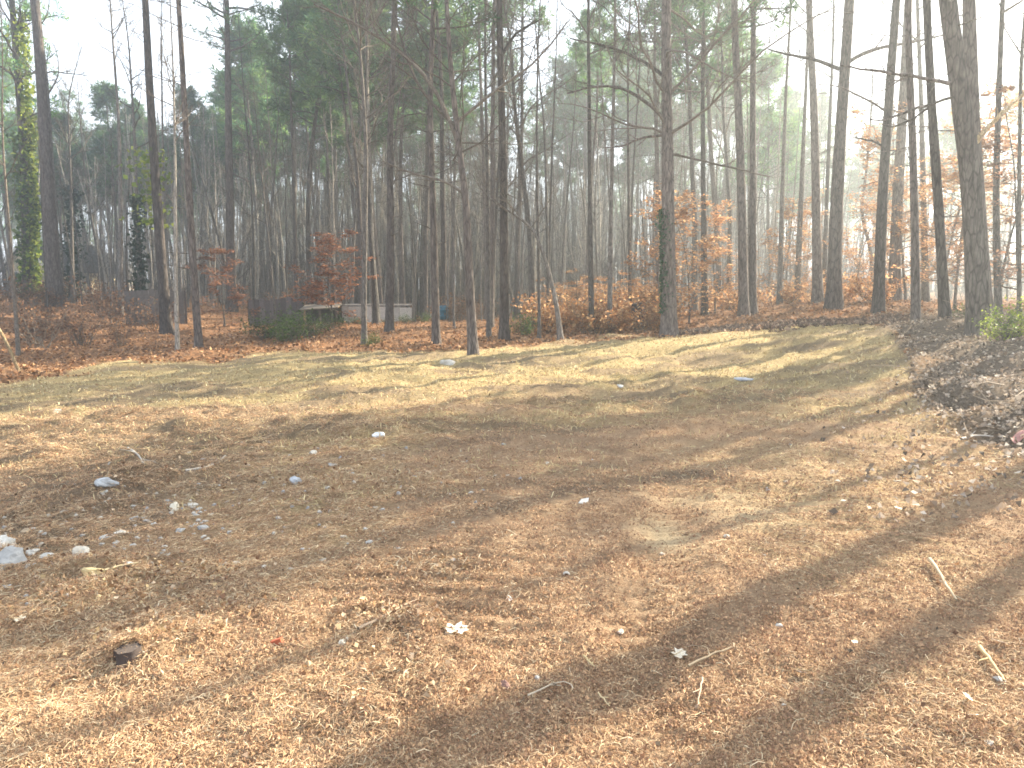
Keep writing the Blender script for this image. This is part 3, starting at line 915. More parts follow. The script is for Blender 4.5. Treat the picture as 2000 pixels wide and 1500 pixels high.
# trees just outside the picture on the right, whose shadows lie across the field
SD = np.array([math.sin(SUN_AZ), math.cos(SUN_AZ)]); SN = np.array([SD[1], -SD[0]])
for i, (s_, T, r0, H, cb) in enumerate([(-2.2, 15, .17, 21, .68), (-1.36, 13, .15, 20, .72), (-2.85, 17, .095, 19, .78), (-4.1, 17, .2, 21, .74),
                                        (-4.62, 16, .13, 19, .74), (-5.5, 27, .17, 23, .5), (-6.4, 30, .17, 23, .52), (-7.3, 34, .15, 24, .5),
                                        (-2.02, 12.5, .14, 18, .74), (-5.6, 24, .14, 17, .48), (-6.7, 26, .14, 17, .46), (-7.7, 27.5, .14, 17, .46), (-4.95, 20, .09, 12, .55)]):
    p = SN * s_ + SD * T
    path = bare_path(H, .012, .018, 22)
    tm, bm, cm = pine_parts(path, r0, cb, 2.8, nb=30, dead=3)
    assemble('pine_tree', 'pine on the bank past the right edge whose trunk shadow crosses the field', 'tree', (p[0], p[1], gz(p[0], p[1])),
             [('trunk', tm, M_PINE), ('branches', bm, M_PINE), ('crown', cm, M_NEEDLE)], 'pines past the right edge')

rng = np.random.default_rng(202)
# ------------------------------------------------------------------ the wood behind: prototypes, then copies
protos = {'pine': [], 'tall': [], 'bare': [], 'stem': []}


def proto_tree(kind, i):
    if kind == 'pine':
        tm, bm, cm = pine_parts(bare_path(rng.uniform(19, 23), .02, .02, 20), .17, rng.uniform(.42, .55), 3.3, nb=52, dead=16, nt=9, tuft=.46, gain=1.0, k2=7)
    elif kind == 'tall':
        tm, bm, cm = pine_parts(bare_path(rng.uniform(21, 25), .02, .02, 20), .16, rng.uniform(.62, .7), 2.8, nb=40, dead=22, nt=8, tuft=.4)
    elif kind == 'bare':
        tm, bm, _ = hardwood_parts(bare_path(rng.uniform(14, 18), .025, .025, 18), .12, rng.uniform(.28, .42), 3.4, 20, 5, 5, 3, twig=.009); cm = None
    else:
        tm, bm, _ = hardwood_parts(bare_path(rng.uniform(11, 16), .03, .022, 16), .055, rng.uniform(.35, .55), 1.6, 14, 4, 4, 0, twig=.008); cm = None
    bark = M_PINE if cm else M_GREY
    parts = [('trunk', tm.mesh(kind + '_trunk', bark)), ('branches', bm.mesh(kind + '_branches', M_PINE if cm else M_TWIG))]
    if cm: parts.append(('crown', cm.mesh(kind + '_crown', M_NEEDLE)))
    return parts


for kind, cnt in (('pine', 5), ('tall', 4), ('bare', 6), ('stem', 5)):
    for i in range(cnt):
        protos[kind].append(proto_tree(kind, i))

proto_root = {}
protos_h = {k: [max(v.co.z for v in p[0][1].vertices) + (.9 if k == 'pine' else .3) for p in ps] for k, ps in protos.items()}


def canopy_limit(px, D):
    """the wood is lower where white sky shows: behind the left pines and behind the thick leaning pine."""
    e = np.interp(px, [60, 90, 200, 300, 430, 480, 540, 1490, 1540, 1860, 1900], [900, 392, 372, 402, 420, 520, 900, 900, 372, 380, 900])
    return e / FPX * D + 1.4




KEYS = np.array([PX(*q) for q in [(50, 250, 40), (50, 350, 40), (50, 450, 40), (652, 530, 34), (640, 570, 34), (1345, 540, 26), (1345, 600, 26), (1395, 560, 30), (1515, 520, 34), (1550, 560, 38),
                                  (1665, 540, 34), (1765, 480, 30), (1765, 380, 30), (1830, 430, 27), (1150, 620, 26), (1230, 620, 26), (1100, 630, 25), (100, 765, 13), (300, 755, 14),
                                  (600, 720, 16), (800, 700, 19), (1000, 720, 15), (1300, 690, 17), (1600, 665, 17), (1500, 610, 29), (400, 765, 13), (760, 640, 30), (440, 560, 32), (650, 470, 30), (700, 400, 50), (850, 400, 50), (1000, 400, 50), (1130, 400, 46), (600, 420, 55), (480, 420, 50), (900, 250, 45), (720, 250, 45), (1050, 250, 48), (780, 330, 60), (560, 300, 60), (1200, 450, 50)]])
TANEL = math.tan(SUN_EL)


def blocks_sun(x, y, H, cb, r=2.6):
    """would this crown stand in one of the gaps through which the photograph's sunlight falls?"""
    dx, dy = x - KEYS[:, 0], y - KEYS[:, 1]
    t = dx * SD[0] + dy * SD[1]; pp_ = np.abs(dx * SD[1] - dy * SD[0])
    h = KEYS[:, 2] + t * TANEL
    return bool(np.any((t > 1.5) & (pp_ < r) & (h > cb * H) & (h < H + 1)))


MARKS = [(55, 'yellow ivy pine'), (105, 'thick left pine'), (140, 'dark ivy snag'), (233, 'crooked forked trunk'), (270, 'dark ivy coated trunk'), (315, 'dark leaning pine'),
         (345, 'pale thin stem'), (380, 'slim field edge pine'), (450, 'straight left pine'), (540, 'dark plank fence'), (652, 'rusty sapling'), (711, 'fern footed dark stem'),
         (735, 'pale straight trunk'), (850, 'trunk by the blue drum'), (920, 'spreading bare tree'), (985, 'centre pine'), (1053, 'pale pole stem'), (1080, 'bowed trunk'),
         (1153, 'left twin stem'), (1191, 'right twin stem'), (1245, 'dark stump'), (1306, 'ivy sided trunk'), (1377, 'slim trunk near the ivy'), (1462, 'close pair of pines'), (1524, 'slim leaning trunk'),
         (1595, 'dark right pine'), (1632, 'thick leaning pine'), (1720, 'berm end pine'), (1788, 'slim bank pine'), (1838, 'leaning bank pine'), (1905, 'thickest trunk'), (1948, 'grey trunk in the glare')]


def near_mark(px):
    return min(MARKS, key=lambda q: abs(q[0] - px))[0]


def where(px, D):
    m = min(MARKS, key=lambda q: abs(q[0] - px))
    row = 'in the front wood' if D < 42 else ('in the middle wood' if D < 62 else 'in the far wood')
    return row + (', behind the ' if abs(m[0] - px) < 8 else (', left of the ' if px < m[0] else ', right of the ')) + m[1]


def wood_tree(kind, x, y, sc, label, group, wide=1.0):
    j = int(rng.integers(len(protos[kind])))
    key = (kind, j)
    lim = canopy_limit(x / y * FPX + 1000, y)
    Hp = protos_h[kind][j]
    if sc * Hp > lim:
        if kind in ('tall', 'bare') or lim < .45 * Hp: return None
        sc = lim / Hp * rng.uniform(.86, 1.0)
    z = gz(x, y)
    rz = rng.uniform(0, 6.28)
    nm = 'pine_tree' if kind in ('pine', 'tall') else 'bare_tree'
    if key not in proto_root:
        r = root(nm, label, 'tree', (x, y, z), group, rz)
        r.scale = (sc * wide, sc * wide, sc)
        for pn, me in protos[kind][j]:
            tag(link(pn, me, r), kind='stuff' if pn in MANY else None)
        proto_root[key] = r
        return r
    return copy_tree(proto_root[key], (x, y, z), rz, (sc * wide, sc * wide, sc), label, group)


def region(px):
    if px < 330: return 'deep in the wood left of the leaning fence pine'
    if px < 830: return 'deep in the wood behind the rusty sapling and the low wall'
    if px < 1290: return 'deep in the wood between the spreading tree and the ivy trunk'
    if px < 1600: return 'deep in the wood behind the close pair of pines'
    return 'deep in the hazy wood behind the leaf bank'


KLAB = {'pine': 'green crowned pine ', 'tall': 'bare stemmed tall pine ', 'bare': 'leafless branchy tree ', 'stem': 'thin leafless stem '}
KGRP = {'pine': 'green crowned pines ', 'tall': 'tall stemmed pines ', 'bare': 'leafless trees ', 'stem': 'thin stems '}
taken = []


def free(x, y, d):
    for a, b in taken:
        if (a - x) ** 2 + (b - y) ** 2 < d * d: return False
    taken.append((x, y)); return True


def plant(kind, px, D, sc=1.0, wide=1.0):
    x = (px - 1000) / FPX * D
    if blocks_sun(x, D, 21 * sc, .5, 1.9): return
    wood_tree(kind, x, D, sc, KLAB[kind] + where(px, D), KGRP[kind] + region(near_mark(px)), wide)
    taken.append((x, D))


# treeline crowns where the photograph shows them
for px, D, sc in [(-20, 52, .8), (20, 60, .85), (130, 62, .72), (190, 70, .74), (165, 78, .84), (240, 62, .86), (300, 70, .84), (375, 72, .75), (415, 64, .83), (100, 80, .8), (270, 85, .88),
                  (480, 66, .84), (520, 58, 1.0), (560, 50, 1.05), (610, 46, 1.05), (650, 56, 1.1), (700, 48, 1.0), (745, 42, 1.05), (790, 52, 1.1), (640, 70, 1.1), (830, 45, 1.0),
                  (900, 55, 1.05), (965, 48, .95), (1020, 42, 1.05), (1060, 55, 1.0), (1120, 62, .9), (1180, 46, 1.0), (1240, 52, 1.05), (1290, 44, 1.0),
                  (1350, 48, 1.0), (1400, 40, 1.0), (1440, 56, 1.0), (1500, 52, .82), (1540, 68, .74), (1590, 70, .8), (1665, 74, .82), (1710, 78, .8), (1560, 84, .9), (1490, 74, 1.0),
                  (1830, 60, .9), (1890, 52, .95), (1960, 45, 1.0), (2030, 40, 1.0), (2080, 52, 1.0)]:
    plant('pine', px, D, sc, 1.12)
for px, D, sc in [(5, 72, .86), (60, 78, .8), (110, 70, .78), (150, 84, .84), (205, 80, .8), (255, 76, .8), (330, 78, .84), (350, 84, .9), (400, 76, .9), (440, 70, .95), (300, 88, .95),
                  (500, 74, 1.05), (545, 70, 1.05), (625, 72, 1.1), (690, 76, 1.1), (765, 70, 1.1), (865, 72, 1.15), (1090, 76, 1.1), (1210, 74, 1.1)]:
    plant('pine', px, D, sc, 1.25)
# random fill, denser in the middle
n_fill = {'tall': 96, 'bare': 72, 'stem': 200}
for kind, cnt in n_fill.items():
    made = tries = 0
    while made < cnt and tries < 6000:
        tries += 1
        D = math.sqrt(rng.uniform(27 ** 2, (70 if kind == 'stem' else 88) ** 2))
        px = rng.uniform(-60, 2080)
        dens = 1.0 if 480 < px < 1480 else (.5 if px < 480 else .45)
        if rng.uniform() > dens: continue
        if kind == 'tall' and (60 < px < 440 or 1480 < px < 1800) and rng.uniform() < .75: continue
        if kind == 'bare' and (60 < px < 440 or 1480 < px < 1800) and D < 60 and rng.uniform() < .7: continue
        x = (px - 1000) / FPX * D
        if kind == 'tall' and blocks_sun(x, D, 21, .66, 2.2): continue
        if not free(x, D, 1.2): continue
        wood_tree(kind, x, D, rng.uniform(.75, 1.1), KLAB[kind] + where(px, D), KGRP[kind] + region(near_mark(px)), rng.uniform(.8, 1.25))
        made += 1

# the far side of the wood, one mass
def far_tree(green):
    mb = MB()
    P = grow(np.zeros((1, 3)), np.array([[rng.normal(0, .03), rng.normal(0, .03), 1.0]]), np.array([rng.uniform(14, 19)]), 7, .03, .1)
    H = P[0, -1, 2]
    Rr = taper(np.array([rng.uniform(.1, .2)]), 7, .3); tubes(mb, P, Rr, 5, 0)
    s2, d2, l2, r2 = children(P, Rr, np.array([H * .3]), 22 if green else 16, .3 if green else .1, .98, .8, .8, .3)
    P2 = grow(s2, d2, l2, 4, .15, .4); R2 = np.maximum(taper(r2, 4, .3), .012); tubes(mb, P2, R2, 3, 0)
    s3, d3, l3, r3 = children(P2, R2, l2, 4, .3, .97, .7, .5, .6)
    P3 = grow(s3, d3, l3, 3, .12, .2); tubes(mb, P3, np.maximum(taper(r3, 3, .4), .01), 3, 0)
    if green:
        k_ = s2[:, 2] > .5 * H
        pp = P2[k_]; p3 = P3[np.repeat(k_, 4)]
        tufts(mb, np.concatenate([pp[:, 3], pp[:, 2], p3[:, 2]]), nrm(np.concatenate([pp[:, 3] - pp[:, 2], pp[:, 3] - pp[:, 2], p3[:, 2] - p3[:, 1]])), .75, 8, .2)
        mb.mq[-1][:] = 1
    return mb.mesh('far_tree', [M_GREY, M_NEEDLE])


B = 330
D = rng.uniform(88, 150, B); px = rng.uniform(-120, 2150, B)
lim = canopy_limit(px, D)
sz = np.minimum(rng.uniform(.75, 1.15, B), lim / 18)
x = (px - 1000) / FPX * D
scatter('far_woods', 'distant trunks and crowns on the far side of the wood', [far_tree(q % 5 < 2) for q in range(10)], np.stack([x, D, base_h(x, D) - .2], -1), sz)

rng = np.random.default_rng(303)
# ------------------------------------------------------------------ saplings and shrubs that keep their dry leaves
def parts_meshes(nm, parts):
    return [(pn, mb.mesh(nm + '_' + pn, m)) for pn, mb, m in parts]


def sap_proto(nm, H, r0, spread, n1, nl, cols, leaf):
    tm, bm, lm = beech_parts(H, r0, spread, n1, nl, cols, leaf)
    return parts_meshes(nm, [('trunk', tm, M_GREY), ('branches', bm, M_TWIG), ('leaves', lm, M_BEECH)])


def bush_proto(nm, H, spread, ns, nl, cols, leaf):
    sm, lm = bush_parts(H, spread, ns, nl, cols, leaf)
    return parts_meshes(nm, [('stems', sm, M_TWIG), ('leaves', lm, M_BEECH if cols not in (GREEN_COLS, LIME_COLS) else M_GREEN)])


SAP = [sap_proto('beech', 5.0, .035, 1.7, 26, 3300, BEECH_COLS, .105), sap_proto('beech', 3.6, .028, 1.5, 20, 1700, BEECH_COLS, .1),
       sap_proto('beech', 8.5, .06, 2.2, 42, 5600, BEECH_COLS, .115), sap_proto('beech', 4.6, .035, 1.5, 28, 4200, RUST_COLS, .11),
       sap_proto('beech', 7.5, .05, 2.0, 30, 2600, PALE_COLS, .11),
       sap_proto('beech', 4.6, .035, 1.5, 24, 3000, [(.28, .14, .085), (.2, .1, .065), (.34, .18, .11)], .11)]
BRUSH_COLS = [(.24, .13, .075), (.17, .095, .06), (.32, .19, .11), (.13, .08, .055)]
SHR = [bush_proto('brush', 1.2, .9, 16, 800, BEECH_COLS, .11), bush_proto('brush', 1.3, .9, 18, 420, BRUSH_COLS, .09),
       bush_proto('shrub', .95, 1.3, 26, 620, GREEN_COLS, .075), bush_proto('shrub', 1.0, .8, 26, 1300, LIME_COLS, .07)]
first = {}


def put(pool, j, nm, cat, px, D, sc, label, group=None, wide=1.0):
    x = (px - 1000) / FPX * D
    loc = (x, D, gz(x, D)); rz = rng.uniform(0, 6.28)
    key = (id(pool), j)
    if key in first:
        return copy_tree(first[key], loc, rz, (sc * wide, sc * wide, sc), label, group)
    r = root(nm, label, cat, loc, group, rz); r.scale = (sc * wide, sc * wide, sc)
    for pn, me in pool[j]:
        tag(link(pn, me, r), kind='stuff' if pn in MANY else None)
    first[key] = r
    return r


put(SAP, 3, 'beech_sapling', 'sapling', 650, 31, .95, 'rusty leaved sapling shaped like a cone above the low wall', wide=1.25)
put(SAP, 5, 'beech_sapling', 'sapling', 440, 32, .8, 'dull rust leaved sapling below the straight left pine', wide=1.2)
LO = 'low coppery beech sapling '
for px, D, sc, j, lab in [(1285, 27, .95, 0, 'coppery sapling close behind the ivy trunk, showing on its left'), (1345, 26, .95, 0, 'bright coppery sapling just right of the ivy trunk'),
                          (1395, 30, .9, 0, 'coppery sapling between the ivy trunk and the close pair'), (1515, 34, 1.05, 0, 'coppery sapling just right of the close pair'),
                          (1550, 38, 1.0, 0, 'coppery sapling behind the slim trunks left of the thick leaning pine'), (1665, 34, 1.05, 0, 'coppery sapling between the thick leaning pine and the berm pine'),
                          (1690, 40, 1.0, 1, 'small coppery sapling left of the berm end pine'), (1765, 30, .95, 2, 'tall orange leaved beech behind the berm end pines'),
                          (1828, 27, .85, 2, 'tall orange leaved beech behind the leaning bank pine'), (1860, 24, .8, 2, 'orange leaved beech left of the thickest trunk'),
                          (1940, 21, .85, 4, 'pale leaved beech behind the thickest trunk'), (1985, 17, .75, 4, 'pale leaved beech at the right edge above the green bush'),
                          (1745, 42, .9, 2, 'far orange leaved beech seen through the right pines'), (2040, 24, .9, 4, 'pale leaved beech past the right edge of the bank')]:
    put(SAP, j, 'beech_sapling', 'sapling', px, D, sc, lab, 'copper leaved beeches in the wood')
for k in range(13):
    put(SAP, 1, 'beech_sapling', 'sapling', rng.uniform(1060, 1290), rng.uniform(25, 33), rng.uniform(.45, .7),
        'low coppery sapling in the thicket between the bowed trunk and the ivy trunk', 'coppery thicket saplings', 1.3)
for k in range(14):
    put(SHR, 0, 'brush', 'shrub', rng.uniform(1050, 1300), rng.uniform(23.5, 30), rng.uniform(.7, 1.2),
        'low coppery brush between the bowed trunk and the ivy trunk', 'coppery brush by the bowed trunk')
for k in range(12):
    put(SHR, 0, 'brush', 'shrub', rng.uniform(1310, 1720), rng.uniform(28, 40), rng.uniform(.7, 1.2),
        'low coppery brush between the ivy trunk and the berm', 'coppery brush by the berm')
for k in range(20):
    put(SHR, 1, 'brush', 'shrub', rng.uniform(-20, 330), rng.uniform(24, 44), rng.uniform(.7, 1.25),
        'russet brush on the shaded slope left of the board fence', 'russet brush at left')
for k in range(16):
    put(SHR, 1, 'brush', 'shrub', rng.uniform(370, 960), rng.uniform(35.5, 50), rng.uniform(.7, 1.3),
        'russet brush behind the fences and the low wall', 'russet brush behind the wall')
for px, D, sc in [(525, 26, .9), (560, 25, .9), (600, 26, .85), (635, 28, .8), (575, 27, 1.0)]:
    put(SHR, 2, 'green_shrub', 'shrub', px, D, sc, 'low dark green shrub in front of the dark plank fence', 'green shrubs before the plank fence', 1.3)
for px, D, sc in [(668, 32, .4), (700, 32, .4), (760, 33, .45), (795, 33, .45), (830, 33, .45)]:
    put(SHR, 2, 'green_shrub', 'shrub', px, D, sc, 'small green shrub along the foot of the low wall', 'green shrubs at the low wall', 1.2)
put(SHR, 2, 'green_shrub', 'shrub', 725, 22.2, .4, 'small fern green shrub at the foot of the dark stem', None)
put(SHR, 2, 'green_shrub', 'shrub', 1025, 23.5, .8, 'green shrub left of the bowed trunk', None)
put(SHR, 3, 'green_shrub', 'shrub', 1968, 12.6, .62, 'sunlit yellow green bush at the right edge of the bank', None)
put(SHR, 3, 'green_shrub', 'shrub', 2040, 12.0, .7, 'yellow green bush just outside the right edge', None)
put(SHR, 2, 'green_shrub', 'shrub', 1880, 18, .6, 'dim green shrub between the leaning bank pine and the thickest trunk', None)
put(SHR, 3, 'green_shrub', 'shrub', 300, 42, .6, 'yellow green shrub showing above the board fence', None)


def thicket_stem():
    th = MB()
    P = grow(np.zeros((1, 3)), np.array([[rng.normal(0, .05), rng.normal(0, .05), 1.0]]), np.array([11.0]), 9, .024, .1)
    R_ = np.maximum(taper(np.array([rng.uniform(.045, .11)]), 9, .25), .018); tubes(th, P, R_, 6)
    s2, d2, l2, r2 = children(P, R_, np.array([4.5]), 15, .22, .99, .6, .5, .35)
    P2 = grow(s2, d2, l2, 5, .15, .4); R2 = np.maximum(taper(r2, 5, .4), .008); tubes(th, P2, R2, 3)
    s3, d3, l3, r3 = children(P2, R2, l2, 5, .2, .98, .7, .5, .6)
    P3 = grow(s3, d3, l3, 3, .15, .2); tubes(th, P3, np.full((len(s3), 3), .006), 3)
    return th.mesh('thicket_stem', M_PALE if rng.uniform() < .6 else M_GREY)


n = 1250
D = np.sqrt(rng.uniform(44 ** 2, 92 ** 2, n)); px = rng.normal(850, 380, n); px = np.where(px < 60, rng.uniform(350, 1400, n), px)
x = (px - 1000) / FPX * D
sz = np.minimum(rng.uniform(7, 15, n), canopy_limit(px, D) * rng.uniform(.7, 1, n)) / 11
wd = rng.uniform(.8, 1.1, n)
keep = np.array([not blocks_sun(x[q], D[q], 11 * sz[q], .15, 1.9) for q in range(n)])
x, D, sz, wd = x[keep], D[keep], sz[keep], wd[keep]
scatter('stem_thicket', 'thicket of countless thin leafless stems filling the middle of the wood', [thicket_stem() for q in range(14)],
        np.stack([x, D, base_h(x, D) - .15], -1), np.stack([wd, wd, sz], -1))


def undergrowth_bush():
    uw = MB(); n = 3
    st = np.stack([rng.normal(0, .4, n), rng.normal(0, .4, n), np.full(n, -.1)], -1)
    P = grow(st, np.array([[0, 0, 1.0]]) + rng.normal(0, .25, (n, 3)), rng.uniform(1.5, 5.0, n), 6, .1, .1)
    R_ = np.maximum(taper(np.full(n, .03), 6, .3), .01); tubes(uw, P, R_, 4)
    s2, d2, l2, r2 = children(P, R_, rng.uniform(1.5, 4, n), 9, .1, .98, .8, .5, .5)
    P2 = grow(s2, d2, l2, 4, .15, .2); R2 = np.maximum(taper(r2, 4, .4), .008); tubes(uw, P2, R2, 3)
    s3, d3, l3, r3 = children(P2, R2, l2, 4, .2, .98, .8, .5, .6)
    tubes(uw, grow(s3, d3, l3, 3, .15, .1), np.full((len(s3), 3), .006), 3)
    return uw.mesh('undergrowth_bush', M_GREY)


n = 620
D = rng.uniform(45, 120, n); x = (rng.uniform(-100, 2100, n) - 1000) / FPX * D
scatter('far_undergrowth', 'tangle of bare undergrowth far back in the wood', [undergrowth_bush() for q in range(9)], np.stack([x, D, base_h(x, D) - .05], -1), rng.uniform(.8, 1.3, n))


# ------------------------------------------------------------------ house, walls, fences
def box(mb, x0, x1, y0, y1, z0, z1, col, mat=0, R=None, o=(0, 0, 0)):
    v = np.array([(x, y, z) for z in (z0, z1) for y in (y0, y1) for x in (x0, x1)], float)
    if R is not None: v = v @ R.T
    mb.add(v + np.asarray(o), quads=[(0, 2, 3, 1), (4, 5, 7, 6), (0, 1, 5, 4), (2, 6, 7, 3), (0, 4, 6, 2), (1, 3, 7, 5)], col=col, mat=mat)


def gable_house(name, label, px, D, w, dep, hw, hr, rz, wall, roofc, wins):
    x = (px - 1000) / FPX * D
    r = root(name, label, 'house', (x, D, gz(x, D) - .2), None, rz)
    m = MB(); box(m, -w / 2, w / 2, 0, dep, 0, hw, wall)
    n0 = [(-w / 2, 0, hw), (w / 2, 0, hw), (0, 0, hr), (-w / 2, dep, hw), (w / 2, dep, hw), (0, dep, hr)]
    m.add(n0, tris=[(0, 1, 2), (4, 3, 5)], quads=[(0, 2, 5, 3), (1, 4, 5, 2)], col=wall)
    link('wall', m.mesh('wall', M_TINT, False), r)
    m = MB(); e = .35
    for s in (-1, 1):
        dx, dz = s * (w / 2 + e), hr - (hr - hw) * (w / 2 + e) / (w / 2)
        a = [(0, -e, hr + .02), (dx, -e, dz + .02), (dx, dep + e, dz + .02), (0, dep + e, hr + .02)]
        b = [(p[0], p[1], p[2] + .16) for p in a]
        m.add(a + b, quads=[(0, 1, 2, 3), (4, 7, 6, 5), (0, 4, 5, 1), (1, 5, 6, 2), (2, 6, 7, 3)], col=roofc)
    link('roof', m.mesh('roof', M_TINT, False), r)
    m = MB()
    for s in (-1, 1):
        dx, dz = s * (w / 2 + e), hr - (hr - hw) * (w / 2 + e) / (w / 2)
        a = [(0, -e - .05, hr - .1), (dx, -e - .05, dz - .1), (dx, -e - .05, dz + .19), (0, -e - .05, hr + .19)]
        b = [(p[0], -e - .005, p[2]) for p in a]
        m.add(a + b, quads=[(0, 1, 2, 3), (4, 7, 6, 5), (0, 4, 5, 1), (2, 6, 7, 3), (1, 5, 6, 2)], col=(.75, .73, .68))
    link('bargeboard', m.mesh('bargeboard', M_TINT, False), r)
    for wx, wz, ww, wh in wins:
        m = MB()
        for q in ((-ww / 2 - .08, -ww / 2, -wh / 2 - .08, wh / 2 + .08), (ww / 2, ww / 2 + .08, -wh / 2 - .08, wh / 2 + .08),
                  (-ww / 2, ww / 2, wh / 2, wh / 2 + .08), (-ww / 2, ww / 2, -wh / 2 - .08, -wh / 2)):
            box(m, wx + q[0], wx + q[1], -.05, .03, wz + q[2], wz + q[3], (.75, .74, .7))
        f = link('window', m.mesh('window', M_TINT, False), r)
        m = MB(); box(m, wx - ww / 2, wx + ww / 2, -.02, .01, wz - wh / 2, wz + wh / 2, (.06, .07, .08))
        link('pane', m.mesh('pane', M_TINT, False), f)
    return r


gable_house('house', 'cream gabled house behind the yellow ivy pine', 62, 64, 4.6, 8, 2.3, 4.5, rad(-12), (.66, .58, .4), (.1, .095, .09), [(.5, 1.5, .9, 1.2), (-1.3, 1.4, .8, 1.2)])
gable_house('house', 'small white gabled house glimpsed between the left trunks', 214, 86, 4.2, 7, 2.4, 4.6, rad(15), (.72, .72, .7), (.2, .2, .21), [(0, 2.2, .9, 1.1)])
gable_house('house', 'white house end glimpsed above the dark plank fence', 505, 84, 4.5, 7, 2.6, 4.6, rad(5), (.74, .74, .73), (.25, .25, .26), [(0, 2.0, 1.0, 1.1)])


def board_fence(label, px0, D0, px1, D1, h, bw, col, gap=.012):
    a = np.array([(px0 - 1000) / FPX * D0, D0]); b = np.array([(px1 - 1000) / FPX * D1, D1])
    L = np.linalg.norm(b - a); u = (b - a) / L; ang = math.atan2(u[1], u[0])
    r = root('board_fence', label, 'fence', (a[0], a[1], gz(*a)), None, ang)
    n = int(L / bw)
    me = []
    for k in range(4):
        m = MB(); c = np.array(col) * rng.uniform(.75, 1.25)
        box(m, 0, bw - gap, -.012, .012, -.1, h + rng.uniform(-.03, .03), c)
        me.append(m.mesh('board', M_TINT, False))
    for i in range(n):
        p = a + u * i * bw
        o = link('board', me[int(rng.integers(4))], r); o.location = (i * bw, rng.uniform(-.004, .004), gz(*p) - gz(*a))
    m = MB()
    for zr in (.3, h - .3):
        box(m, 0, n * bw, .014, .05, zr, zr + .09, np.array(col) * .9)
    link('rail', m.mesh('rail', M_TINT, False), r)
    pm = MB(); box(pm, 0, .09, .052, .14, -.3, h + .05, np.array(col) * .8); pme = pm.mesh('post', M_TINT, False)
    for i in range(0, n + 1, max(int(2.4 / bw), 1)):
        o = link('post', pme, r); o.location = (i * bw, 0, 0)
    return r


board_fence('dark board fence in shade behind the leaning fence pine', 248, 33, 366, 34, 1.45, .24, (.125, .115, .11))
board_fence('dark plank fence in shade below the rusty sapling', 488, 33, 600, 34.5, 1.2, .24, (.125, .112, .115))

# low pale wall with a dark timber opening at its left end
wx0, wx1 = (655 - 1000) / FPX * 35, (806 - 1000) / FPX * 35
wr = root('low_wall', 'low pale wall beyond the dark stem, below the rusty sapling', 'wall', (wx0, 35, gz(wx0, 35)), None, rad(4))
Lw = wx1 - wx0
nb = 6
for i in range(nb):
    m = MB(); bw = Lw / nb
    box(m, i * bw, (i + 1) * bw - .02, rng.uniform(-.01, .01), .2, -.3, .84 + rng.uniform(-.02, .02) - .02 * i, np.array((.54, .5, .46)) * rng.uniform(.85, 1.1))
    link('panel', m.mesh('panel', M_TINT, False), wr)
m = MB(); box(m, -.03, Lw, -.03, .23, .865, .93, (.46, .42, .38)); link('coping', m.mesh('coping', M_TINT, False), wr)
sx = (590 - 1000) / FPX * 34
sr = root('lean_to', 'dark open lean-to frame at the left end of the low wall', 'shed', (sx, 34, gz(sx, 34)), None, rad(3))
m = MB(); m.add([(0, -.4, .62), (1.7, -.4, .72), (1.7, .9, .9), (0, .9, .8), (0, -.4, .68), (1.7, -.4, .78), (1.7, .9, .96), (0, .9, .86)],
                quads=[(0, 1, 2, 3), (4, 7, 6, 5), (0, 4, 5, 1), (1, 5, 6, 2), (2, 6, 7, 3), (3, 7, 4, 0)], col=(.14, .12, .1))
link('roof', m.mesh('lean_roof', M_TINT, False), sr)
for qx in (.05, .85, 1.6):
    m = MB(); box(m, qx, qx + .09, -.36, -.27, -.2, .64, (.12, .1, .09)); link('post', m.mesh('lean_post', M_TINT, False), sr)
m = MB(); box(m, .02, 1.68, .8, .85, -.2, .82, (.06, .055, .05)); link('back_panel', m.mesh('lean_back', M_TINT, False), sr)
# wire fence posts right of the wall
for i, px in enumerate((806, 838, 870)):
    x, D = (px - 1000) / FPX * 35, 35 + .3 * i
    m = MB(); tubes(m, np.array([[(0, 0, -.3), (.01, 0, .4), (.02, 0, .95 - .1 * i)]]), np.array([[.035, .034, .033]]), 7)
    m.add([(.02, 0, .95 - .1 * i + .01)], col=(.5, .5, .5)); k = 14
    m.add([(.02 + .033 * math.cos(a * math.pi / 3.5), .033 * math.sin(a * math.pi / 3.5), .95 - .1 * i) for a in range(7)] + [(.02, 0, .96 - .1 * i)],
          tris=[(a, (a + 1) % 7, 7) for a in range(7)], col=(.45, .44, .42))
    o = link('fence_post', m.mesh('fence_post', M_GREY), None); o.location = (x, D, gz(x, D))
    tag(o, ['pale post at the right end of the low wall', 'second pale post right of the low wall', 'third pale post right of the low wall, near the blue drum'][i], 'post', 'posts right of the wall')

# blue drum seen beside the dark trunk
dx = (866 - 1000) / FPX * 36
dr = root('blue_drum', 'small blue drum just right of the dark trunk in the wood', 'drum', (dx, 36, gz(dx, 36)))
prof = [(.0, .01), (.2, 0), (.235, .03), (.235, .12), (.25, .14), (.25, .17), (.235, .19), (.235, .42), (.25, .44), (.25, .47), (.235, .49), (.235, .6), (.22, .65), (.0, .66)]
m = MB(); k = 16
vv = [(r_ * math.cos(a * 2 * math.pi / k), r_ * math.sin(a * 2 * math.pi / k), z_ + .12) for r_, z_ in prof for a in range(k)]
m.add(vv, quads=[(i * k + a, i * k + (a + 1) % k, (i + 1) * k + (a + 1) % k, (i + 1) * k + a) for i in range(len(prof) - 1) for a in range(k)], col=(.04, .16, .24))
link('body', m.mesh('drum_body', M_TINT), dr)
m = MB(); vv = [(.08 + .05 * math.cos(a), .05 * math.sin(a), .77 + zz_) for zz_ in (0, .035) for a in np.linspace(0, 6.28, 9)[:-1]]
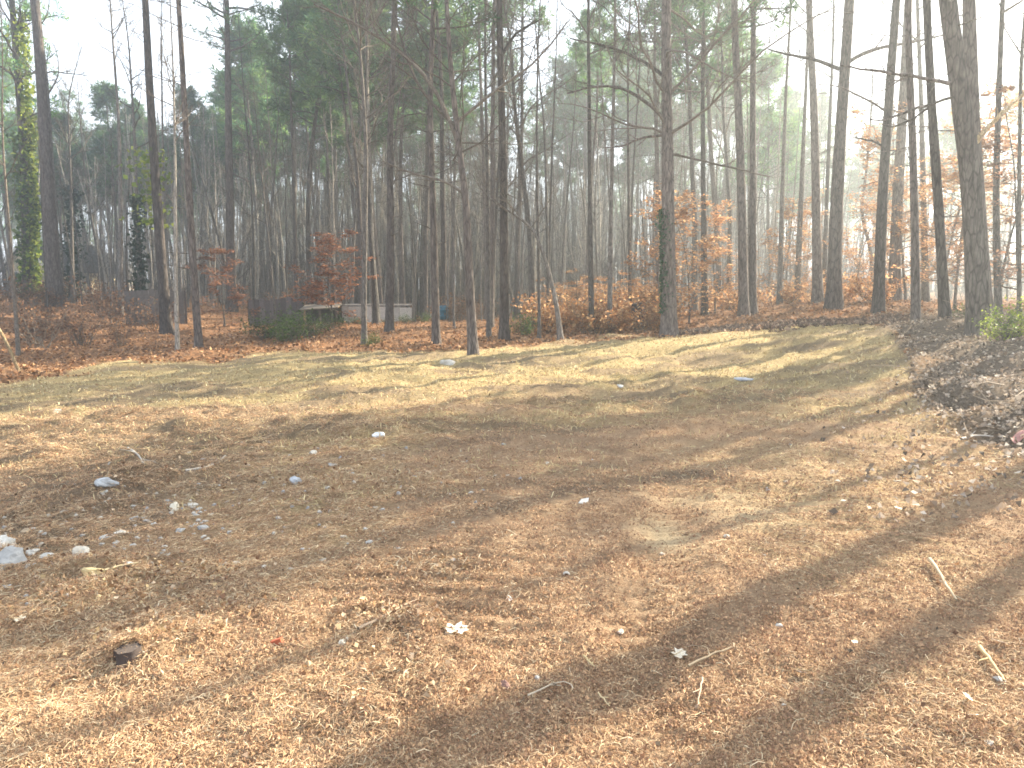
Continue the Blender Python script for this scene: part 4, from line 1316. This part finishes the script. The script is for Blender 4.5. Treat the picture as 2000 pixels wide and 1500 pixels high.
m.add(vv + [(.08, 0, .81)], quads=[(a, (a + 1) % 8, 8 + (a + 1) % 8, 8 + a) for a in range(8)], tris=[(8 + a, 8 + (a + 1) % 8, 16) for a in range(8)], col=(.1, .1, .1))
link('cap', m.mesh('drum_cap', M_TINT, False), dr)


rng = np.random.default_rng(404)
# ------------------------------------------------------------------ rocks, stumps, sticks and leaves on the field
def rock_mesh(nm, r, col, sq=(1, .8, .6), rough=.22, sub=3):
    import bmesh
    bm = bmesh.new(); bmesh.ops.create_icosphere(bm, subdivisions=sub, radius=1)
    off = rng.uniform(0, 50)
    cuts = [(nrm(rng.normal(0, 1, 3) + np.array([0, 0, .4])), rng.uniform(.55, .85)) for _ in range(9)]
    for v in bm.verts:
        c = v.co
        n1 = float(fbm(np.array([c.x * 1.1 + off + c.z]), np.array([c.y * 1.1 - c.z * .7]), 1.0, 3, 9)[0])
        # flattened facets
        f = 1 + rough * 1.6 * n1
        for pn_, pd_ in cuts:
            q_ = c.x * pn_[0] + c.y * pn_[1] + c.z * pn_[2]
            if q_ > pd_: f *= pd_ / q_
        v.co = (c.x * f * sq[0] * r, c.y * f * sq[1] * r, max(c.z * f, -.5) * sq[2] * r)
    v = np.array([tuple(q.co) for q in bm.verts]); t = [[w.index for w in f.verts] for f in bm.faces]
    bm.free()
    mb = MB(); mb.add(v, tris=t, col=np.array(col) * rng.uniform(.9, 1.1))
    return mb.mesh(nm, M_STONE, False)


WHITE, GREYR, TAN = (.5, .475, .43), (.33, .325, .315), (.4, .32, .23)
for px, py, wpx, col, sq, lab in [
        (876, 706, 27, WHITE, (1, .8, .75), 'white rock at the foot of the spreading bare tree'),
        (8, 1062, 56, WHITE, (1, .8, .8), 'big pale rock at the left edge, upper of the touching two'),
        (14, 1092, 66, GREYR, (1, .8, .7), 'big grey white rock at the left edge, lower of the touching two'),
        (64, 1075, 26, WHITE, (1, .8, .6), 'small pale rock next to the two big edge rocks'),
        (89, 1084, 32, WHITE, (1, .8, .6), 'white flattish rock between the edge rocks and the knobbly rock'),
        (161, 1078, 36, (.55, .5, .42), (1, .85, .9), 'knobbly pale rock in front of the flat grey stone'),
        (212, 1046, 40, GREYR, (1.2, .8, .3), 'flat grey stone behind the knobbly pale rock'),
        (240, 1034, 34, WHITE, (1.3, .5, .25), 'long pale flake on the flat grey stone'),
        (211, 934, 40, (.46, .47, .48), (1, .8, .5), 'blue grey rock alone on the dark litter at left'),
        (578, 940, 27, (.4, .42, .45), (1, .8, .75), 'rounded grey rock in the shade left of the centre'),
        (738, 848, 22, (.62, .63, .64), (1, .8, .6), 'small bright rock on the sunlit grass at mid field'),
        (613, 884, 17, WHITE, (1, .8, .6), 'small pale rock up field from the rounded grey rock'),
        (650, 906, 16, GREYR, (1, .8, .5), 'small grey rock up field beside the rounded grey rock'),
        (341, 991, 28, (.6, .55, .45), (1, .7, .7), 'chipped pale rock among the litter heap at left'),
        (378, 984, 26, (.5, .46, .4), (1.3, .6, .4), 'thin pale rock right of the chipped rock'),
        (350, 1034, 24, GREYR, (1, .8, .5), 'grey rock below the chipped pale rock'),
        (395, 1030, 22, GREYR, (1, .8, .5), 'dull grey rock right of the other litter heap rocks'),
        (1140, 973, 30, (.5, .49, .47), (1.3, .7, .35), 'flat pale stone alone in the shaded mid field'),
        (994, 1168, 15, (.7, .7, .7), (1, .8, .8), 'tiny white stone above the bright pale leaf'),
        (985, 1334, 22, (.2, .12, .1), (1, .9, .8), 'brown pebble in the lower shadow band'),
        (112, 804, 17, WHITE, (1, .8, .7), 'white stone on the far left grass'),
        (1455, 736, 26, (.4, .41, .44), (1.5, .8, .35), 'flat grey stone on the upper right grass'),
        (1210, 752, 18, (.5, .5, .48), (1.4, .8, .4), 'flat pale stone on the grass above the middle'),
        (48, 1037, 16, TAN, (1, .8, .6), 'little tan stone above the big edge rocks'),
        (184, 1112, 34, (.62, .5, .27), (1.1, .8, .7), 'yellowish lump of sandstone in the sunlit heap at left'),
        (672, 1250, 24, (.6, .56, .47), (1, .8, .7), 'pale stone on the straw heap left of the bright pale leaf')]:
    p = hit(px, py + wpx * .12)
    dist = p[1]
    r_ = wpx / FPX * dist * .62
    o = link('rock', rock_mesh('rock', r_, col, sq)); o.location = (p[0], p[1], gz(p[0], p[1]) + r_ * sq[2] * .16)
    o.rotation_euler = (0, 0, rng.uniform(0, 6.28))
    tag(o, lab, 'rock', 'rocks scattered over the field')


n = 420
xa = np.concatenate([rng.normal(-2.8, .75, 240), rng.normal(-1.9, 1.0, 130), rng.uniform(-3, 3, 50)]); ya = np.concatenate([rng.normal(4.9, .6, 240), rng.normal(6.0, 1.0, 130), rng.uniform(2.3, 8, 50)])
scatter('stone_chips', 'small dusty stone chips half sunk in the soil', [rock_mesh('stone_chip', .02, c_, (1, .8, .6), .3, 2) for c_ in ((.42, .4, .37), (.34, .33, .32), (.5, .46, .4), (.38, .33, .27))],
        np.stack([xa, ya, ground_h(xa, ya) + .002], -1), np.minimum(rng.lognormal(.05, .5, n), 1.5))


def stump(label, px, py, wpx, hpx, cols, cat='stump', D=None, grp=None):
    p = hit(px, py) if D is None else np.array([(px - 1000) / FPX * D, D, 0])
    r_ = wpx / FPX * p[1] * .5; h = hpx / FPX * p[1]
    rt = root('stump', label, cat, (p[0], p[1] + r_ * .4, gz(p[0], p[1]) - .02), grp)
    k, m = 18, MB()
    zs = np.array([-.1, 0, .2, .5, .8, 1.0]) * h
    sc = np.array([1.35, 1.2, 1.06, 1, .97, .96])
    jag = .07 * np.sin(np.arange(k) * 2 * math.pi / k + 1) + rng.uniform(-.035, .035, k)
    rr = 1 + .1 * np.sin(np.arange(k) * 2.1) + rng.uniform(-.06, .06, k)
    V = [(r_ * sc[i] * rr[a] * math.cos(a * 2 * math.pi / k), r_ * sc[i] * rr[a] * math.sin(a * 2 * math.pi / k), zs[i] + (jag[a] * h if i == 5 else 0)) for i in range(6) for a in range(k)]
    m.add(V, quads=[(i * k + a, i * k + (a + 1) % k, (i + 1) * k + (a + 1) % k, (i + 1) * k + a) for i in range(5) for a in range(k)], col=cols[0])
    link('bark', m.mesh('stump_bark', M_TINT), rt)
    m = MB(); top = V[-k:]
    m.add([(x_ * .95, y_ * .95, z_ - .004) for x_, y_, z_ in top] + [(0, 0, h * .93)], tris=[(a, (a + 1) % k, k) for a in range(k)], col=cols[1])
    link('cut_face', m.mesh('stump_top', M_TINT, False), rt)
    for j in range(3):
        a = 3.4 + j * 1.2 + rng.uniform(-.3, .3)
        m = MB(); q = grow(np.array([[r_ * .9 * math.cos(a), r_ * .9 * math.sin(a), h * .12]]), np.array([[math.cos(a), math.sin(a), -.3]]), np.array([r_ * 1.1]), 6, .04, -.3)
        tubes(m, q, taper(np.array([r_ * .28]), 6, .3), 7, col=cols[0]); link('root', m.mesh('stump_root', M_TINT), rt)
    return rt


stump('short dark stump among pale straw at lower left', 246, 1287, 50, 34, ((.075, .06, .055), (.1, .08, .07)))
stump('dark knee high stump left of the ivy trunk', 1246, 643, 26, 52, ((.06, .048, .05), (.12, .09, .07)), D=25)


def stick(label, pts, wpx, col, grp='sticks on the field'):
    P = [hit(a, b) for a, b in pts]
    c = P[0].copy(); c[2] = gz(c[0], c[1])
    q = np.array([(p[0] - c[0], p[1] - c[1], gz(p[0], p[1]) - c[2] + .018) for p in P])
    n = max(8, len(q)); q = resample(q, 10); q[:, :2] += rng.normal(0, .0018, (10, 2)); q[:, 2] = np.linspace(q[0, 2], q[-1, 2], 10) + .01
    r_ = wpx / FPX * c[1] * .5
    m = MB(); R_ = taper(np.array([r_]), 10, .45); tubes(m, q[None], R_, 6, col=col, bark=.12)
    ln = np.array([np.linalg.norm(q[-1] - q[0])])
    s2, d2, l2, r2 = children(q[None], R_, ln, 2, .4, .8, .7, .3, .6); d2[:, 2] = np.abs(d2[:, 2]) * .4
    tubes(m, grow(s2, d2, l2, 4, .1, 0), taper(r2, 4, .4), 5, col=col)
    o = link('stick', m.mesh('stick', M_TINT)); o.location = c
    return tag(o, label, 'stick', grp)


PALE = (.42, .33, .22)
stick('forked twig right of the dull pale leaf', [(1345, 1308), (1380, 1290), (1428, 1275)], 6, PALE)
stick('thin pale twig bent at its end in the lower shadow', [(1030, 1368), (1080, 1343), (1112, 1336), (1118, 1355)], 4, (.5, .42, .32))
stick('short straw coloured stick lying in the lower middle shadow', [(1138, 1288), (1162, 1312)], 5, (.55, .43, .24))
stick('second short straw stick near the lower middle shadow', [(1168, 1365), (1190, 1392)], 4, (.5, .4, .24))
stick('long bent stick across the sunlit patch at lower right', [(1815, 1100), (1832, 1125), (1850, 1160), (1868, 1182)], 8, (.5, .4, .27))
stick('thick split stick near the lower right corner', [(1912, 1272), (1935, 1305), (1962, 1340)], 10, (.52, .4, .22))
stick('twig standing upright from the straw below the dull pale leaf', [(1372, 1335), (1366, 1365), (1362, 1390)], 4, (.45, .36, .27))
stick('long grey branch lying on the litter at left', [(250, 875), (270, 893), (280, 908)], 5, (.4, .37, .33))
stick('pale branch lying flat on the dark litter at left middle', [(362, 922), (390, 918), (420, 908), (440, 895)], 6, (.45, .41, .36))
stick('dry branch over the straw heap left of the bright leaf', [(700, 1238), (735, 1212), (780, 1190), (815, 1180)], 7, (.3, .23, .17))
stick('pale branch lying at the foot of the leaf bank', [(1878, 862), (1905, 862), (1940, 854)], 6, (.5, .45, .4))
stick('long curved stick on the straw right of the edge rocks', [(205, 1122), (235, 1112), (270, 1108)], 5, (.55, .45, .28))
# dead pole leaning at the left edge
p = hit(38, 724); q0 = PX(-30, 600, p[1])
m = MB(); tubes(m, np.array([[(0, 0, -.05), *[(tuple((q0 - p) * t_ + np.array([0, 0, .12 * math.sin(t_ * 3.1)]))) for t_ in (.25, .5, .75, 1.0)]]]), np.array([[.04, .037, .034, .03, .025]]), 7, bark=.08)
o = link('leaning_pole', m.mesh('leaning_pole', M_DEAD)); o.location = p; tag(o, 'dead pole leaning over at the left edge of the field', 'dead branch')


def big_leaf(label, px, py, wpx, col, rz, tip=.25):
    """large lobed fallen leaf, curled, with a stalk and midrib."""
    p = hit(px, py); s = wpx / FPX * p[1] * .5
    rt = root('fallen_leaf', label, 'leaf', (p[0], p[1], gz(p[0], p[1]) + .022), 'pale leaves on the field', rz)
    rt.rotation_euler = (tip, .1, rz)
    out = [(-.8, .0), (-.62, .22), (-.55, .62), (-.2, .52), (.0, .3), (.22, .56), (.62, .82), (.6, .42), (1.05, .22), (.9, .0), (1.1, -.2), (.66, -.34), (.5, -.74), (.18, -.5), (-.05, -.3), (-.3, -.6), (-.66, -.5), (-.62, -.2)]
    V = [(x_ * s, y_ * s * .9, s * (.22 * abs(y_) ** 1.5 + .14 * x_ * x_ * math.sin(3 * y_ + 1))) for x_, y_ in out]
    n_ = len(V)
    inner = [(v[0] * .5, v[1] * .5, v[2] * .3 + .012 * s) for v in V]
    m = MB(); m.add(V + inner + [(0, 0, 0)], quads=[(i, (i + 1) % n_, n_ + (i + 1) % n_, n_ + i) for i in range(n_)],
                    tris=[(n_ + i, n_ + (i + 1) % n_, 2 * n_) for i in range(n_)], col=col)
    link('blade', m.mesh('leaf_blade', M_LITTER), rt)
    m = MB(); tubes(m, np.array([[(.9 * s, 0, .012), (0, 0, .01), (-.9 * s, 0, .012), (-1.5 * s, .1 * s, .03)]]), np.array([[.0012, .0018, .0025, .002]]), 5, col=(.4, .3, .18))
    link('stalk', m.mesh('leaf_stalk', M_TINT), rt)
    return rt


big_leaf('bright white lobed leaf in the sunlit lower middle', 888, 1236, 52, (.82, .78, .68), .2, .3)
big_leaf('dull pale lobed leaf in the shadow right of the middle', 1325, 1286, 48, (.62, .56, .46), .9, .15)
big_leaf('pale curled leaf near the thick split stick', 1952, 1262, 34, (.62, .56, .5), 2.1, .4)
big_leaf('whitish leaf near the lower right corner, left of the last one', 1890, 1370, 30, (.72, .66, .56), 1.2, .4)
big_leaf('whitish curled leaf lowest at the right corner', 1905, 1405, 34, (.74, .68, .6), 3.0, .5)
big_leaf('grey dark leaf curled on the straw at lower right', 1565, 1322, 32, (.13, .12, .13), 2.5, .4)
big_leaf('small pale leaf on the straw at right, below the long stick', 1668, 1262, 18, (.7, .62, .5), .4, .3)
big_leaf('small whitish leaf on the far left straw', 38, 1216, 26, (.68, .62, .5), 1.0, .3)
big_leaf('white small leaf beside the dark stump', 280, 1278, 17, (.78, .72, .62), .3, .4)

# brick red shard, and a red scrap at the edge of the bank
p = hit(540, 1258); r_ = 15 / FPX * p[1]
m = MB(); m.add([(-1.0 * r_, -.5 * r_, -.02), (.9 * r_, -.6 * r_, -.02), (1.15 * r_, .5 * r_, -.02), (-.8 * r_, .6 * r_, -.02), (-.8 * r_, -.35 * r_, .7 * r_), (.6 * r_, -.4 * r_, .95 * r_), (.85 * r_, .4 * r_, .8 * r_), (-.55 * r_, .45 * r_, .55 * r_)],
                quads=[(0, 1, 5, 4), (1, 2, 6, 5), (2, 3, 7, 6), (3, 0, 4, 7), (4, 5, 6, 7)], col=(.34, .1, .055))
o = link('brick_shard', m.mesh('brick_shard', M_STONE, False)); o.location = (p[0], p[1], gz(p[0], p[1])); o.rotation_euler = (.05, -.1, .25)
tag(o, 'brick red shard on the straw at lower left', 'brick shard')
p = hit(1988, 858); p[2] = gz(p[0], p[1])
u_, v_ = np.meshgrid(np.linspace(-.1, .1, 9), np.linspace(-.045, .045, 6))
zz = .03 + .022 * np.sin(u_ * 22 + v_ * 9) + .03 * np.cos(v_ * 35)
i_ = np.arange(54).reshape(6, 9)
m = MB(); m.add(np.stack([u_ + .02 * np.sin(v_ * 40), v_, zz], -1).reshape(-1, 3), quads=np.stack([i_[:-1, :-1], i_[:-1, 1:], i_[1:, 1:], i_[1:, :-1]], -1).reshape(-1, 4), col=(.42, .22, .2))
o = link('red_scrap', m.mesh('red_scrap', M_LITTER)); o.location = p; o.rotation_euler = (.1, -.25, .4)
tag(o, 'crumpled pinkish red scrap at the right edge of the leaf bank', 'scrap')


rng = np.random.default_rng(505)
# ------------------------------------------------------------------ loose cover: straw, chips, clods, leaves, grass
def spots(n, a0, a1, y0, y1):
    Y = np.exp(rng.uniform(math.log(y0), math.log(y1), n)); a = rng.uniform(a0, a1, n)
    x = a * Y
    return x, Y


def pick(cols, n, v=.3):
    c = np.asarray(cols)[rng.integers(0, len(cols), n)]
    return c * rng.uniform(1 - v, 1 + v, (n, 1))


def strips(mb, x, y, ln, w, col, lift=.35, z=None):
    """bent strips of straw: 2 quads each."""
    n = len(x); z = ground_h(x, y) if z is None else z
    az = rng.uniform(0, 6.28, n); el = np.abs(rng.normal(0, lift, n))
    d = np.stack([np.cos(az) * np.cos(el), np.sin(az) * np.cos(el), np.sin(el)], -1)
    sdv = nrm(np.cross(d, nrm(np.array([0, 0, 1.0]) + rng.normal(0, .5, (n, 3)))))
    b = np.stack([x, y, z + .003], -1)
    mid_ = b + d * ln[:, None] * .5 + np.stack([rng.normal(0, .12, n) * ln, rng.normal(0, .12, n) * ln, rng.uniform(0, .15, n) * ln], -1)
    e = b + d * ln[:, None]
    e[:, 2] = np.maximum(e[:, 2] - .1 * ln, z + .004)
    hw = (w * .5)[:, None] * sdv
    V = np.stack([b - hw, b + hw, mid_ - hw, mid_ + hw, e - hw * .5, e + hw * .5], 1).reshape(-1, 3)
    i = np.arange(n)[:, None] * 6
    Q = np.concatenate([i + np.array([[0, 1, 3, 2]]), i + np.array([[2, 3, 5, 4]])])
    mb.add(V, quads=Q, col=np.repeat(col, 6, 0))


def clods(mb, x, y, r, col):
    n = len(x); z = ground_h(x, y)
    base = np.array([(1, 0, 0), (-.5, .87, 0), (-.5, -.87, 0), (0, 0, 1.), (.3, .2, -.8)])
    j = base[None] * rng.uniform(.6, 1.3, (n, 5, 3))
    a = rng.uniform(0, 6.28, n); ca, sa = np.cos(a)[:, None], np.sin(a)[:, None]
    X = j[..., 0] * ca - j[..., 1] * sa; Y = j[..., 0] * sa + j[..., 1] * ca
    V = np.stack([X, Y, j[..., 2] * .8], -1) * r[:, None, None] + np.stack([x, y, z + r * .25], -1)[:, None]
    i = np.arange(n)[:, None] * 5
    T = np.concatenate([i + np.array([t]) for t in ((0, 1, 3), (1, 2, 3), (2, 0, 3), (1, 0, 4), (2, 1, 4), (0, 2, 4))])
    mb.add(V.reshape(-1, 3), tris=T, col=np.repeat(col, 5, 0))


STRAW = [(.48, .36, .22), (.4, .28, .17), (.56, .45, .3), (.34, .22, .13), (.3, .18, .1), (.62, .53, .38)]
DARKW = [(.16, .11, .075), (.1, .075, .055), (.22, .15, .1), (.28, .2, .14)]
BROWN = [(.24, .14, .08), (.32, .19, .1), (.18, .1, .06), (.4, .27, .16), (.52, .4, .28)]


def field_only(x, y, thr=.5):
    f, b, g, c, d = zones(x, y)
    return (f + b) < thr, g, c, d


sm = MB()
x, y = spots(66000, -1.0, 1.0, 1.9, 16)
k, g, c, d = field_only(x, y); k &= rng.uniform(0, 1, len(x)) < (1 - .75 * c) * (1 - .6 * smooth(-.5, 1.5, x))
x, y, d = x[k], y[k], d[k]
n = len(x)
col = pick(STRAW, n); dk = rng.uniform(0, 1, n) < .15 + .5 * d
col[dk] = pick(DARKW, int(dk.sum()))
strips(sm, x, y, rng.uniform(.012, .055, n) * (1 + .05 * y), np.maximum(.0017, .0006 * y) * rng.uniform(.6, 1.6, n), col, .25)
tag(link('straw', sm.mesh('straw', M_LITTER)), 'loose straw and pine needles strewn over the field', None, None, 'stuff')



def mat_patch(kind):
    mb = MB(); n = 80 if kind == 'straw' else 60
    r = .085 * np.sqrt(rng.uniform(0, 1, n)); a = rng.uniform(0, 6.28, n)
    x, y = r * np.cos(a), r * np.sin(a)
    if kind == 'straw':
        strips(mb, x, y, rng.uniform(.008, .05, n), rng.uniform(.001, .0028, n), pick([(.52, .365, .225), (.42, .28, .17), (.58, .44, .28), (.3, .19, .115), (.22, .14, .09), (.64, .52, .35), (.4, .24, .13)], n, .25), .13, np.full(n, -.003))
    z0 = np.zeros(n)
    m_ = 34 if kind == 'straw' else 60
    base = np.array([(1, 0, 0), (-.5, .87, 0), (-.5, -.87, 0), (0, 0, 1.)])
    j = base[None] * rng.uniform(.5, 1.4, (m_, 4, 3)); q = rng.uniform(0, 6.28, m_); c_, s_ = np.cos(q)[:, None], np.sin(q)[:, None]
    rr_ = np.minimum(rng.lognormal(-5.9, .55, m_), .009)
    r = .085 * np.sqrt(rng.uniform(0, 1, m_)); a = rng.uniform(0, 6.28, m_)
    V = np.stack([j[..., 0] * c_ - j[..., 1] * s_, j[..., 0] * s_ + j[..., 1] * c_, j[..., 2]], -1) * rr_[:, None, None] + np.stack([r * np.cos(a), r * np.sin(a), np.full(m_, -.002)], -1)[:, None]
    i = np.arange(m_)[:, None] * 4
    mb.add(V.reshape(-1, 3), tris=np.concatenate([i + np.array([t]) for t in ((0, 1, 3), (1, 2, 3), (2, 0, 3))]),
           col=np.repeat(pick([(.46, .295, .175), (.37, .225, .135), (.52, .36, .22), (.27, .165, .105)], m_, .2), 4, 0))
    return mb.mesh(kind + '_patch', M_LITTER, False)


def slope_turn(x, y):
    e = .05
    gx_ = (ground_h(x + e, y) - ground_h(x - e, y)) / (2 * e); gy_ = (ground_h(x, y + e) - ground_h(x, y - e)) / (2 * e)
    return np.stack([np.arctan(gy_), -np.arctan(gx_), np.zeros(len(x))], -1)     # tilt only; the variants themselves are turned


x, y = spots(17000, -.9, .9, 1.9, 11)
k, g, c, d = field_only(x, y)
st_ = rng.uniform(0, 1, len(x)) < (.66 - .52 * c) * (1 - .68 * smooth(-.6, 1.3, x) * smooth(9, 6, y))
k &= rng.uniform(0, 1, len(x)) > 1.1 * sand_and_sunlit(x, y)
for nm, lab, kk in (('matted_straw', 'fine matted straw and needles pressed into the soil', k & st_), ('soil_crumbs', 'fine crumbs of bare soil', k & ~st_)):
    xx, yy = x[kk], y[kk]
    scatter(nm, lab, [mat_patch('straw' if nm == 'matted_straw' else 'soil') for q in range(16)], np.stack([xx, yy, ground_h(xx, yy) + .003], -1), 1 + .06 * yy, slope_turn(xx, yy))
cm_ = MB()
x, y = spots(40000, -1.0, 1.0, 1.9, 16)
k, g, c, d = field_only(x, y); k &= rng.uniform(0, 1, len(x)) < (.4 + .6 * d) * (1 - .5 * c)
x, y = x[k], y[k]; n = len(x)
clods(cm_, x, y, np.minimum(rng.lognormal(-5.35, .55, n), .018) * (1 + .02 * y), pick([(.36, .24, .15), (.3, .19, .115), (.42, .3, .19), (.24, .165, .11), (.34, .2, .12)], n, .2))
tag(link('clods', cm_.mesh('clods', M_DIRT, False)), 'crumbs of earth and wood chips on the field', None, None, 'stuff')

gm = MB()
x, y = spots(95000, -.95, .8, 5.5, 24)
k, g, c, d = field_only(x, y, .6); k &= rng.uniform(0, 1, len(x)) < (.12 + .88 * g) * (1 - .75 * d)
x, y = x[k], y[k]; n = len(x)
strips(gm, x, y, rng.uniform(.03, .085, n), np.maximum(.003, .0008 * y) * rng.uniform(.7, 1.5, n), pick([(.54, .44, .24), (.45, .36, .19), (.6, .51, .31), (.38, .28, .15), (.3, .21, .12)], n), .8)
tag(link('dry_grass', gm.mesh('dry_grass', M_LITTER)), 'short dry yellow grass on the upper field', None, None, 'stuff')


def leaf_cover(name, label, x, y, size, cols, lift=.02, flat=.55, mound=0.0):
    n = len(x); z = ground_h(x, y)
    pos = np.stack([x, y, z + lift * rng.uniform(.2, 1.6, n) + mound * rng.uniform(0, 1, n) ** 2], -1)
    # size grows a little with distance so that far litter still reads as leaves
    mb = leaves_mb(pos, size, cols, flat, .35)
    tag(link(name, mb.mesh(name, M_LITTER, False)), label, None, None, 'stuff')


x, y = spots(11000, -1.0, 1.0, 2.0, 16)
k, g, c, d = field_only(x, y); k &= rng.uniform(0, 1, len(x)) < (.12 + .88 * d)
leaf_cover('field_leaves', 'brown dead leaves scattered over the field', x[k], y[k], .026, DARKW + BROWN[:4])
hp = MB(); hl_ = []
for hx_, hy_, hr_, cnt in ((-1.66, 3.28, .2, 500), (-1.5, 3.62, .18, 260), (-.62, 3.5, .17, 500), (-.55, 2.95, .2, 300), (-2.2, 4.0, .26, 900), (-1.8, 4.15, .18, 300), (-2.6, 3.6, .22, 350), (-.5, 4.1, .2, 400), (-1.1, 6.1, .5, 700), (-3.2, 6.4, .6, 900)):
    x = rng.normal(hx_, hr_, cnt); y = rng.normal(hy_, hr_ * .7, cnt); hl_.append(np.stack([x, y], -1))
xy = np.concatenate(hl_); n = len(xy)
strips(hp, xy[:, 0], xy[:, 1], rng.uniform(.015, .065, n), rng.uniform(.002, .006, n), pick(STRAW + STRAW + DARKW + [(.66, .58, .42)], n), .55)
tag(link('straw_heaps', hp.mesh('straw_heaps', M_LITTER)), 'tangled heaps of raked straw and bark strips at lower left', None, None, 'stuff')
ii = rng.uniform(0, 1, n) < .22
leaf_cover('heap_leaves', 'dry leaves caught in the straw heaps', xy[ii, 0], xy[ii, 1], .03, BROWN + [(.5, .38, .22)], .02, .3, .02)
x, y = spots(70000, .4, 1.5, 5.0, 24)
f, b, g, c, d = zones(x, y); k = (b > .35) | ((b > .02) & (rng.uniform(0, 1, len(x)) < .35)) | ((x / y > .42) & (f + b < .3) & (rng.uniform(0, 1, len(x)) < .012 + .05 * smooth(.44, .56, x / y)) & (y < 12))
leaf_cover('bank_leaves', 'grey brown leaf litter heaped on the right bank', x[k], y[k], .06, [(.24, .19, .15), (.22, .17, .13), (.36, .28, .21), (.42, .33, .25), (.56, .48, .39), (.44, .36, .29), (.28, .2, .14), (.12, .095, .075)], .025, .5, .04)
x, y = spots(90000, -1.0, 1.0, 13, 60)
f, b, g, c, d = zones(x, y); k = (f > .35)
leaf_cover('forest_litter', 'orange brown leaf litter on the forest floor', x[k], y[k], .1, [(.36, .19, .09), (.28, .14, .07), (.42, .25, .13), (.2, .11, .06), (.34, .22, .14), (.16, .1, .065)], .03, .6, .04)
# dark ridge of pushed up earth along the upper right edge of the field
tw = MB()
x, y = spots(420, .42, 1.3, 5.5, 22); f, b, g, c, d = zones(x, y); k = b + .2 * f > .12
x, y = x[k], y[k]; n = len(x); az = rng.uniform(0, 6.28, n)
P = grow(np.stack([x, y, ground_h(x, y) + .04], -1), np.stack([np.cos(az), np.sin(az), rng.uniform(0, .35, n)], -1), rng.uniform(.2, 1.1, n), 5, .1, -.1)
tubes(tw, P, taper(rng.uniform(.004, .012, n), 5, .4), 4, col=(.3, .24, .18))
tag(link('bank_twigs', tw.mesh('bank_twigs', M_TINT)), 'broken twigs lying in the leaf litter of the right bank', None, None, 'stuff')
rx = MB()
t_ = np.linspace(0, 1, 60)
pp = np.array([hit(1330 + 430 * q, 652 - 22 * q - 6 * math.sin(q * 3), 12, 40) for q in t_])
N_ = 3800
ii = rng.integers(0, 60, N_)
x = pp[ii, 0] + rng.normal(0, .35, N_); y = pp[ii, 1] + rng.normal(0, .3, N_)
clods(rx, x, y, rng.uniform(.03, .11, N_), pick([(.13, .085, .06), (.09, .065, .05), (.2, .13, .09), (.3, .22, .16)], N_))
tag(link('dirt_berm', rx.mesh('dirt_berm', M_DIRT, False)), 'dark berm of clods along the upper right field edge', None, None, 'stuff')
